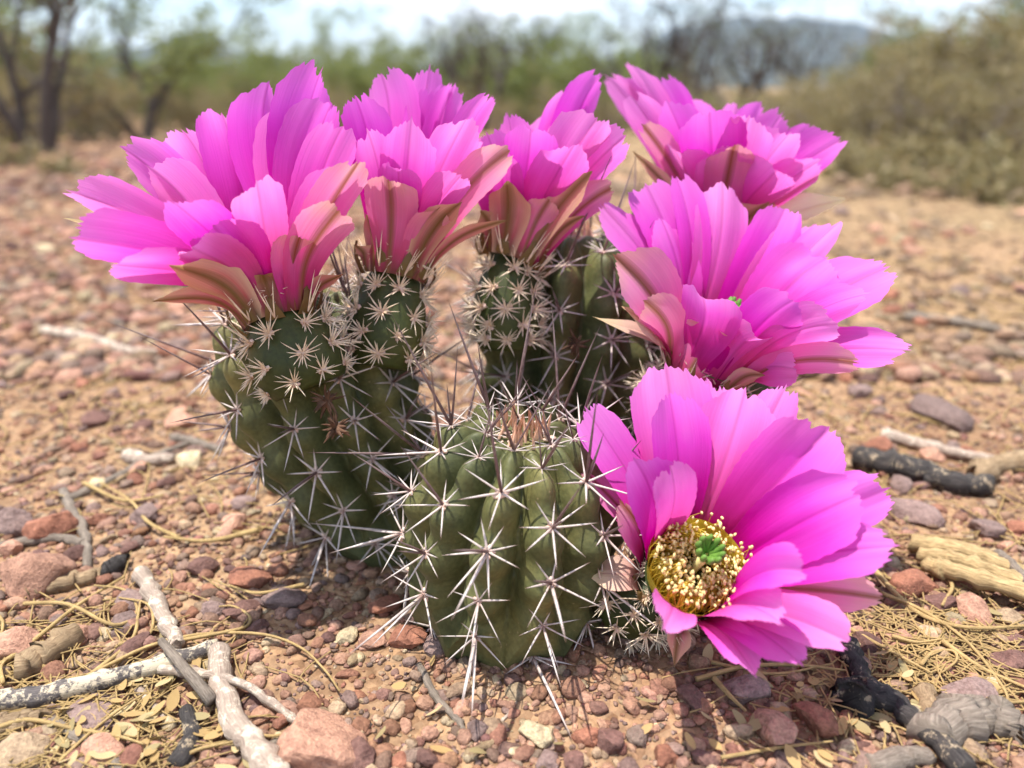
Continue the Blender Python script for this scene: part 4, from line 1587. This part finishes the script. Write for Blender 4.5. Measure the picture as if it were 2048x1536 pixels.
        for i in range(nu + 1):
            x = i / nu * 2 - 1
            e = 1 - 0.13 * abs(x) ** 2.8 - jag * jagn[i] - 0.03 * max(0, 1 - abs(x - notch) / 0.25) + 0.015 * math.sin(x * 4 + ph1)
            if abs(x) < 0.05:
                e += 0.022
            if kind in 'sc':
                e = 1 - 0.30 * abs(x) ** 1.4 - jag * jagn[i]
            vmax.append(e)
        V, F, U = [], [], []
        pk = 0.74 if kind in 'po' else 0.58
        for i in range(nu + 1):
            x = i / nu * 2 - 1
            for j in range(nv + 1):
                v0 = j / nv * vmax[i]
                if v0 < pk:
                    q = v0 / pk
                    wd = wmin + (1 - wmin) * (q * q * (3 - 2 * q)) ** 0.85
                else:
                    q = (v0 - pk) / (1 - pk)
                    wd = 1 - (0.20 if kind in 'po' else 0.62) * q ** 2.4
                if v0 > 0.45:
                    wd *= 1 + 0.018 * math.sin(v0 * 95 + ph1 + x) * (abs(x) > 0.9)
                c = bez(q0, q1, q2, tip, v0)
                tg = (bez(q0, q1, q2, tip, min(1, v0 + 0.02)) - bez(q0, q1, q2, tip, max(0, v0 - 0.02))).normalized()
                rl_ = roll * v0
                nn = tg.cross(bn).normalized()
                sm = min(1.0, v0 / 0.55)
                sm = sm * sm * (3 - 2 * sm)
                bb = bn * (1 - sm) + bt * sm
                bb = (bb - tg * bb.dot(tg)).normalized()
                nn = tg.cross(bb).normalized()
                wv = bb * math.cos(rl_) + nn * math.sin(rl_)
                nn2 = tg.cross(wv).normalized()
                if nn2.dot(axis * 0.6 - radv) < 0:
                    nn2 = -nn2
                off = W * wd * (cup * (x * x - 0.25) * (1 - 0.35 * v0)
                                + 0.050 * math.exp(-(x / 0.10) ** 2) * -1.0
                                + 0.060 * math.sin(x * 5.2 + ph1 + v0 * 2.0) * v0
                                + 0.070 * math.sin(v0 * 9 + ph2) * x * abs(x) * v0)
                off += W * 0.16 * v0 ** 3 * math.sin(x * 3.1 + ph2)
                V.append(c + wv * (x * W * wd) + nn2 * off - C0)
                U.append((i / nu, v0))
        for i in range(nu):
            for j in range(nv):
                a = i * (nv + 1) + j
                F.append((a, a + nv + 1, a + nv + 2, a + 1))
        b = MB()
        b.add(V, F, U)
        nm = NAMES[kind]
        o = link(nm, b.mesh(nm, [MATS[kind]]), fl)
    # ---- little spiny scales round the petal bases
    for k in range(9):
        a = 2 * math.pi * (k + rng.uniform(-0.25, 0.25)) / 9
        rv = ex * math.cos(a) + ey * math.sin(a)
        p = base + rv * r0 * 1.02 - axis * rng.uniform(0.001, 0.004)
        d = (axis + rv * rng.uniform(0.15, 0.4)).normalized()
        tw = axis.cross(rv)
        ln = rng.uniform(0.005, 0.009)
        V, F = [], []
        for j in range(6):
            t = j / 5
            for x in (-1, 0, 1):
                V.append(p + d * ln * t + rv * 0.0012 * math.sin(t * 3) + tw * x * 0.0023 * (1 - t) ** 0.7 - rv * abs(x) * 0.0006 - C0)
        for j in range(5):
            for x in range(2):
                F.append((j * 3 + x, j * 3 + x + 1, j * 3 + x + 4, j * 3 + x + 3))
        b = MB()
        b.add(V, F, [(0.5, 0.1)] * len(V))
        for q in range(3):
            spine(b, p + d * ln * 0.05 + rv * 0.0004 - C0, d + rv * rng.uniform(0.1, 0.7) + tw * rng.gauss(0, 0.3), rng.uniform(0.006, 0.011), 0.0002, 1, 0.05, sides=4)
        link('scale', b.mesh('scale', [M_SEPAL, M_BRISTLE]), fl)
    # ---- stamens
    b = MB()
    for k in range(stamen):
        a = rng.uniform(0, 6.28)
        rv = ex * math.cos(a) + ey * math.sin(a)
        lay = rng.random()
        ra = throat_r * (0.55 + 0.43 * lay)
        st_ = base + rv * ra + axis * tube_h * (0.2 + 0.7 * lay)
        tilt = rng.uniform(-0.85, 0.12)
        ln = rng.uniform(0.0055, 0.0095)
        d = (axis + rv * tilt + axis.cross(rv) * rng.gauss(0, 0.22)).normalized()
        pts = [st_ + d * ln * t + rv * 0.0008 * math.sin(t * 3) - C0 for t in (0, 0.5, 1.0)]
        b.add(*tube(pts, [0.00011, 0.0001, 0.00008], 3, False), m=0)
        v = GV0[k % 12]
        sc = np.array([0.00042, 0.00042, 0.00085]) * rng.uniform(0.8, 1.25)
        ro = Matrix.Rotation(rng.uniform(0, 6.28), 3, 'X') @ Matrix.Rotation(rng.uniform(0, 6.28), 3, 'Z')
        b.add([pts[2] + ro @ Vector(tuple(np.array(q) * sc)) for q in v], [tuple(int(i) for i in t) for t in GF0], None, 1)
    link('stamens', b.mesh('stamens', [M_FILAMENT, M_ANTHER]), fl, kind='stuff')
    # ---- style and green stigma lobes
    b = MB()
    top = base + axis * (tube_h + 0.0075)
    b.add(*tube([base + axis * 0.001 - C0, base + axis * tube_h - C0, top - C0], [0.0010, 0.0009, 0.0011], 8, True), m=0)
    for k in range(10):
        a = 2 * math.pi * k / 10
        rv = ex * math.cos(a) + ey * math.sin(a)
        pts = [top + rv * 0.0006 - C0, top + rv * 0.0019 + axis * 0.0012 - C0, top + rv * 0.0026 + axis * 0.0028 - C0, top + rv * 0.0026 + axis * 0.0040 - C0]
        b.add(*tube(pts, [0.0005, 0.00072, 0.00075, 0.0004], 7, True), m=1)
    link('stigma', b.mesh('stigma', [M_STYLE, M_STIGMA]), fl)
    return fl


def V3(a, b):
    return (Vector(b) - Vector(a))


# flower A: on the leaning stem, facing up and towards the open clearing
A_foot, A_base = P(622, 775, 0.186), P(560, 628, 0.185)
flower('wide open flower at the end of the row, seen from the side', A_foot, A_base, V3(A_base, P(508, 440, 0.187)), 0.065, 0.0088, [
    (245, 292, .75, 100, 'p'), (352, 256, .85, 118, 'p'), (440, 208, .8, 122, 'p'), (530, 172, .75, 110, 'p'), (640, 130, .5, 128, 'p', 1.05),
    (662, 196, .3, 125, 'p'), (692, 245, .1, 105, 'p'), (600, 215, .6, 120, 'p'), (300, 330, .55, 100, 'p', .95), (700, 330, -.3, 105, 'p', .95),
    (134, 372, .25, 92, 'p', 1.0), (133, 465, -.25, 118, 'p', 1.0), (220, 530, -.55, 95, 'p', .9),
    (345, 398, -.75, 110, 'p', .92), (512, 358, -.85, 100, 'p', .9), (425, 450, -.9, 130, 'p', .85), (380, 485, -.95, 110, 'p', .85),
    (722, 318, -.45, 90, 'o', .95), (682, 415, -.85, 105, 'o', .75), (330, 525, -.75, 92, 's', .75), (522, 540, -.95, 120, 's', .45),
    (120, 433, .6, 40, 'c', 1.05), (300, 600, -.3, 44, 's', .80), (694, 545, -.5, 38, 's', .42), (600, 470, -.9, 80, 'o', .62), (150, 495, .3, 50, 'c', 1.0)], 1, ovary_r=0.0108, tube_h=0.017, throat_r=0.0085)

# flower B: behind, on the leaning stem
B_foot, B_base = P(762, 735, 0.202), P(790, 548, 0.203)
flower('funnel shaped flower rising from the back of the leaning stem', B_foot, B_base, V3(B_base, P(825, 350, 0.206)), 0.059, 0.0086, [
    (760, 137, .7, 120, 'p'), (860, 131, .75, 75, 'p'), (884, 168, .5, 90, 'p'), (917, 163, .55, 70, 'p'), (990, 184, .4, 65, 'p'), (820, 180, .6, 100, 'p'),
    (708, 184, -.1, 95, 'p'), (822, 245, -.7, 100, 'p', .9), (938, 235, -.4, 90, 'p', .95), (798, 327, -.85, 82, 'p', .8), (925, 345, -.75, 75, 'p', .85),
    (776, 352, -.9, 98, 'o', .78), (1021, 296, -.3, 80, 'o', .95), (960, 270, .1, 90, 'p'), (735, 260, -.5, 80, 'p', .9),
    (927, 398, -.85, 62, 's', .72), (1017, 440, -.4, 30, 's', .85), (706, 490, -.5, 40, 's', .42), (880, 420, -.9, 70, 'o', .6), (730, 420, -.6, 55, 's', .6)], 2, ovary_r=0.0102, tube_h=0.017, throat_r=0.0085)

# flower C: on the back stem
C_foot, C_base = P(1012, 700, 0.216), P(1024, 516, 0.214)
flower('funnel shaped flower on the dark stem behind the bare stem', C_foot, C_base, V3(C_base, P(1080, 330, 0.217)), 0.060, 0.0088, [
    (1018, 224, .3, 80, 'p'), (1065, 246, -.7, 98, 'p', .95), (1120, 216, .7, 90, 'p', 1.02), (1162, 180, .75, 75, 'p', 1.08), (1200, 225, -.2, 110, 'p', 1.05),
    (1255, 262, -.1, 90, 'p', 1.1), (946, 330, -.3, 65, 'p', .85), (975, 260, .0, 80, 'p'), (1205, 145, .7, 72, 'p', 1.18), (1150, 290, -.8, 100, 'p', .9), (1090, 270, .4, 90, 'p'),
    (1012, 362, -.95, 84, 's', .60), (1186, 340, -.6, 66, 's', .85), (1172, 430, -.3, 30, 's', .68), (1228, 372, -.1, 62, 'o', .98), (960, 420, -.6, 50, 's', .5), (1100, 400, -.9, 60, 'o', .6), (990, 300, -.7, 80, 'p', .85)], 3, ovary_r=0.0092, tube_h=0.017, throat_r=0.0085)

# flower D: farthest, over the side stem
D_foot, D_base = P(1418, 640, 0.236), P(1425, 500, 0.238)
flower('flower behind the large side flower, facing away', D_foot, D_base, V3(D_base, P(1450, 330, 0.243)), 0.058, 0.0088, [
    (1252, 132, .6, 66, 'p', 1.2), (1316, 156, .75, 66, 'p', 1.05), (1208, 150, .7, 70, 'p', 1.25), (1378, 198, .8, 70, 'p'), (1256, 186, .0, 70, 'p', 1.1), (1336, 200, -.3, 78, 'p'),
    (1420, 216, -.75, 120, 'p', .95), (1500, 230, -.7, 105, 'p', .95), (1570, 222, .5, 72, 'p'), (1584, 256, -.4, 85, 'p'), (1628, 248, .5, 46, 'p', 1.05), (1688, 270, .1, 95, 'p', 1.15),
    (1470, 210, .8, 90, 'p'), (1530, 212, .8, 80, 'p'), (1640, 320, -.3, 90, 'p'), (1350, 290, -.6, 100, 'p', .9), (1460, 300, -.9, 110, 'p', .8), (1560, 330, -.8, 110, 'p', .85),
    (1672, 331, -.1, 24, 's', 1.0), (1697, 397, .2, 58, 'c', 1.05), (1470, 290, -.95, 88, 'o', .75), (1284, 244, -.4, 58, 'o', 1.05), (1262, 300, -.4, 30, 's', .92), (1540, 405, -.9, 66, 's', .62), (1400, 390, -.9, 70, 's', .5)], 4)

# flower E: large one on the side stem
E_foot, E_base = P(1330, 830, 0.214), P(1400, 748, 0.201)
flower('large flower in the middle of the side row, opening outwards', E_foot, E_base, V3(E_base, P(1462, 640, 0.194)), 0.058, 0.0092, [
    (1200, 410, .3, 70, 'p', 1.0), (1288, 360, .55, 125, 'p', 1.05), (1354, 342, .6, 62, 'p', 1.05), (1442, 368, .65, 100, 'p', 1.0), (1576, 408, .7, 85, 'p', 1.0), (1628, 445, .75, 85, 'p', .98),
    (1678, 445, .75, 55, 'p', 1.0), (1655, 508, .35, 135, 'p', .98), (1782, 535, .4, 140, 'p', 1.05), (1738, 588, -.2, 75, 'p', .98), (1822, 702, -.2, 82, 'p', 1.08), (1720, 726, -.5, 66, 'o', .9),
    (1416, 582, -.9, 125, 'p', .72), (1592, 600, -.75, 105, 'p', .85), (1680, 645, -.6, 95, 'p', .92), (1520, 660, -.9, 110, 'p', .75), (1362, 500, .5, 90, 'p', .8), (1500, 470, .75, 100, 'p', .9), (1320, 440, .2, 90, 'p', .95),
    (1240, 512, -.35, 115, 'o', .88), (1181, 632, -.3, 32, 'c', .70), (1424, 650, -.97, 95, 'o', .5), (1240, 610, -.5, 52, 'c', .68), (1530, 752, -.7, 36, 's', .45), (1290, 600, -.6, 80, 'o', .65), (1600, 735, -.5, 90, 'p', .8)], 5, lean=0.95)

# flower F: lowest, open towards the viewer
F_foot, F_base = P(1226, 1215, 0.186), P(1362, 1168, 0.176)
flower('lowest flower, wide open showing its yellow stamens and green stigma', F_foot, F_base, V3(F_base, P(1422, 1098, 0.1585)), 0.056, 0.0092, [
    (1168, 812, -.1, 84, 'p', 1.0), (1330, 726, .15, 140, 'p', 1.08), (1346, 782, -.1, 108, 'p', 1.0), (1492, 776, .1, 130, 'p', 1.05), (1574, 768, .3, 85, 'p', 1.12), (1420, 760, .25, 110, 'p', 1.08), (1664, 852, -.1, 155, 'p', 1.05),
    (1728, 985, -.35, 145, 'p', 1.02), (1782, 972, .1, 110, 'p', 1.12), (1796, 1092, -.35, 105, 'p', 1.06), (1770, 1194, -.1, 80, 'o', 1.02), (1705, 1282, -.4, 95, 'p', 1.0), (1606, 1326, -.45, 95, 'p', .95),
    (1510, 1348, -.5, 74, 'p', .88), (1330, 1252, -.93, 92, 'p', .72), (1272, 918, -.5, 110, 'p', .92), (1336, 925, -.6, 90, 'p', .88), (1615, 1140, -.75, 92, 'p', .92), (1560, 1240, -.7, 100, 'p', .9),
    (1164, 1146, -.1, 68, 'c', .66), (1164, 938, -.1, 46, 'o', .85), (1350, 1335, -.3, 44, 's', .55), (1640, 900, .1, 120, 'p', 1.0), (1240, 1000, -.3, 90, 'o', .75)], 6, lean=9, stamen=820, tube_h=0.0105, throat_r=0.0104, ovary_r=0.0088)

# dried remains of old flowers on two stems
for k, (px, py, d) in enumerate(((655, 800, 0.178), (672, 855, 0.176), (1152, 688, 0.2075))):
    rng = random.Random(k)
    b = MB()
    c = P(px, py, d) - C0
    for q in range(26):
        dr = Vector((rng.gauss(0, 1), rng.gauss(-0.4, 0.6), rng.gauss(0.2, 1))).normalized()
        spine(b, c - dr * 0.001, dr, rng.uniform(0.003, 0.006), rng.uniform(0.0003, 0.0008), 0, rng.uniform(-0.4, 0.4), sides=4)
    link('dried_flower', b.mesh('dried_flower', [M_DEAD]), cactus)
print('clusters', len(ALL_CLUSTERS))
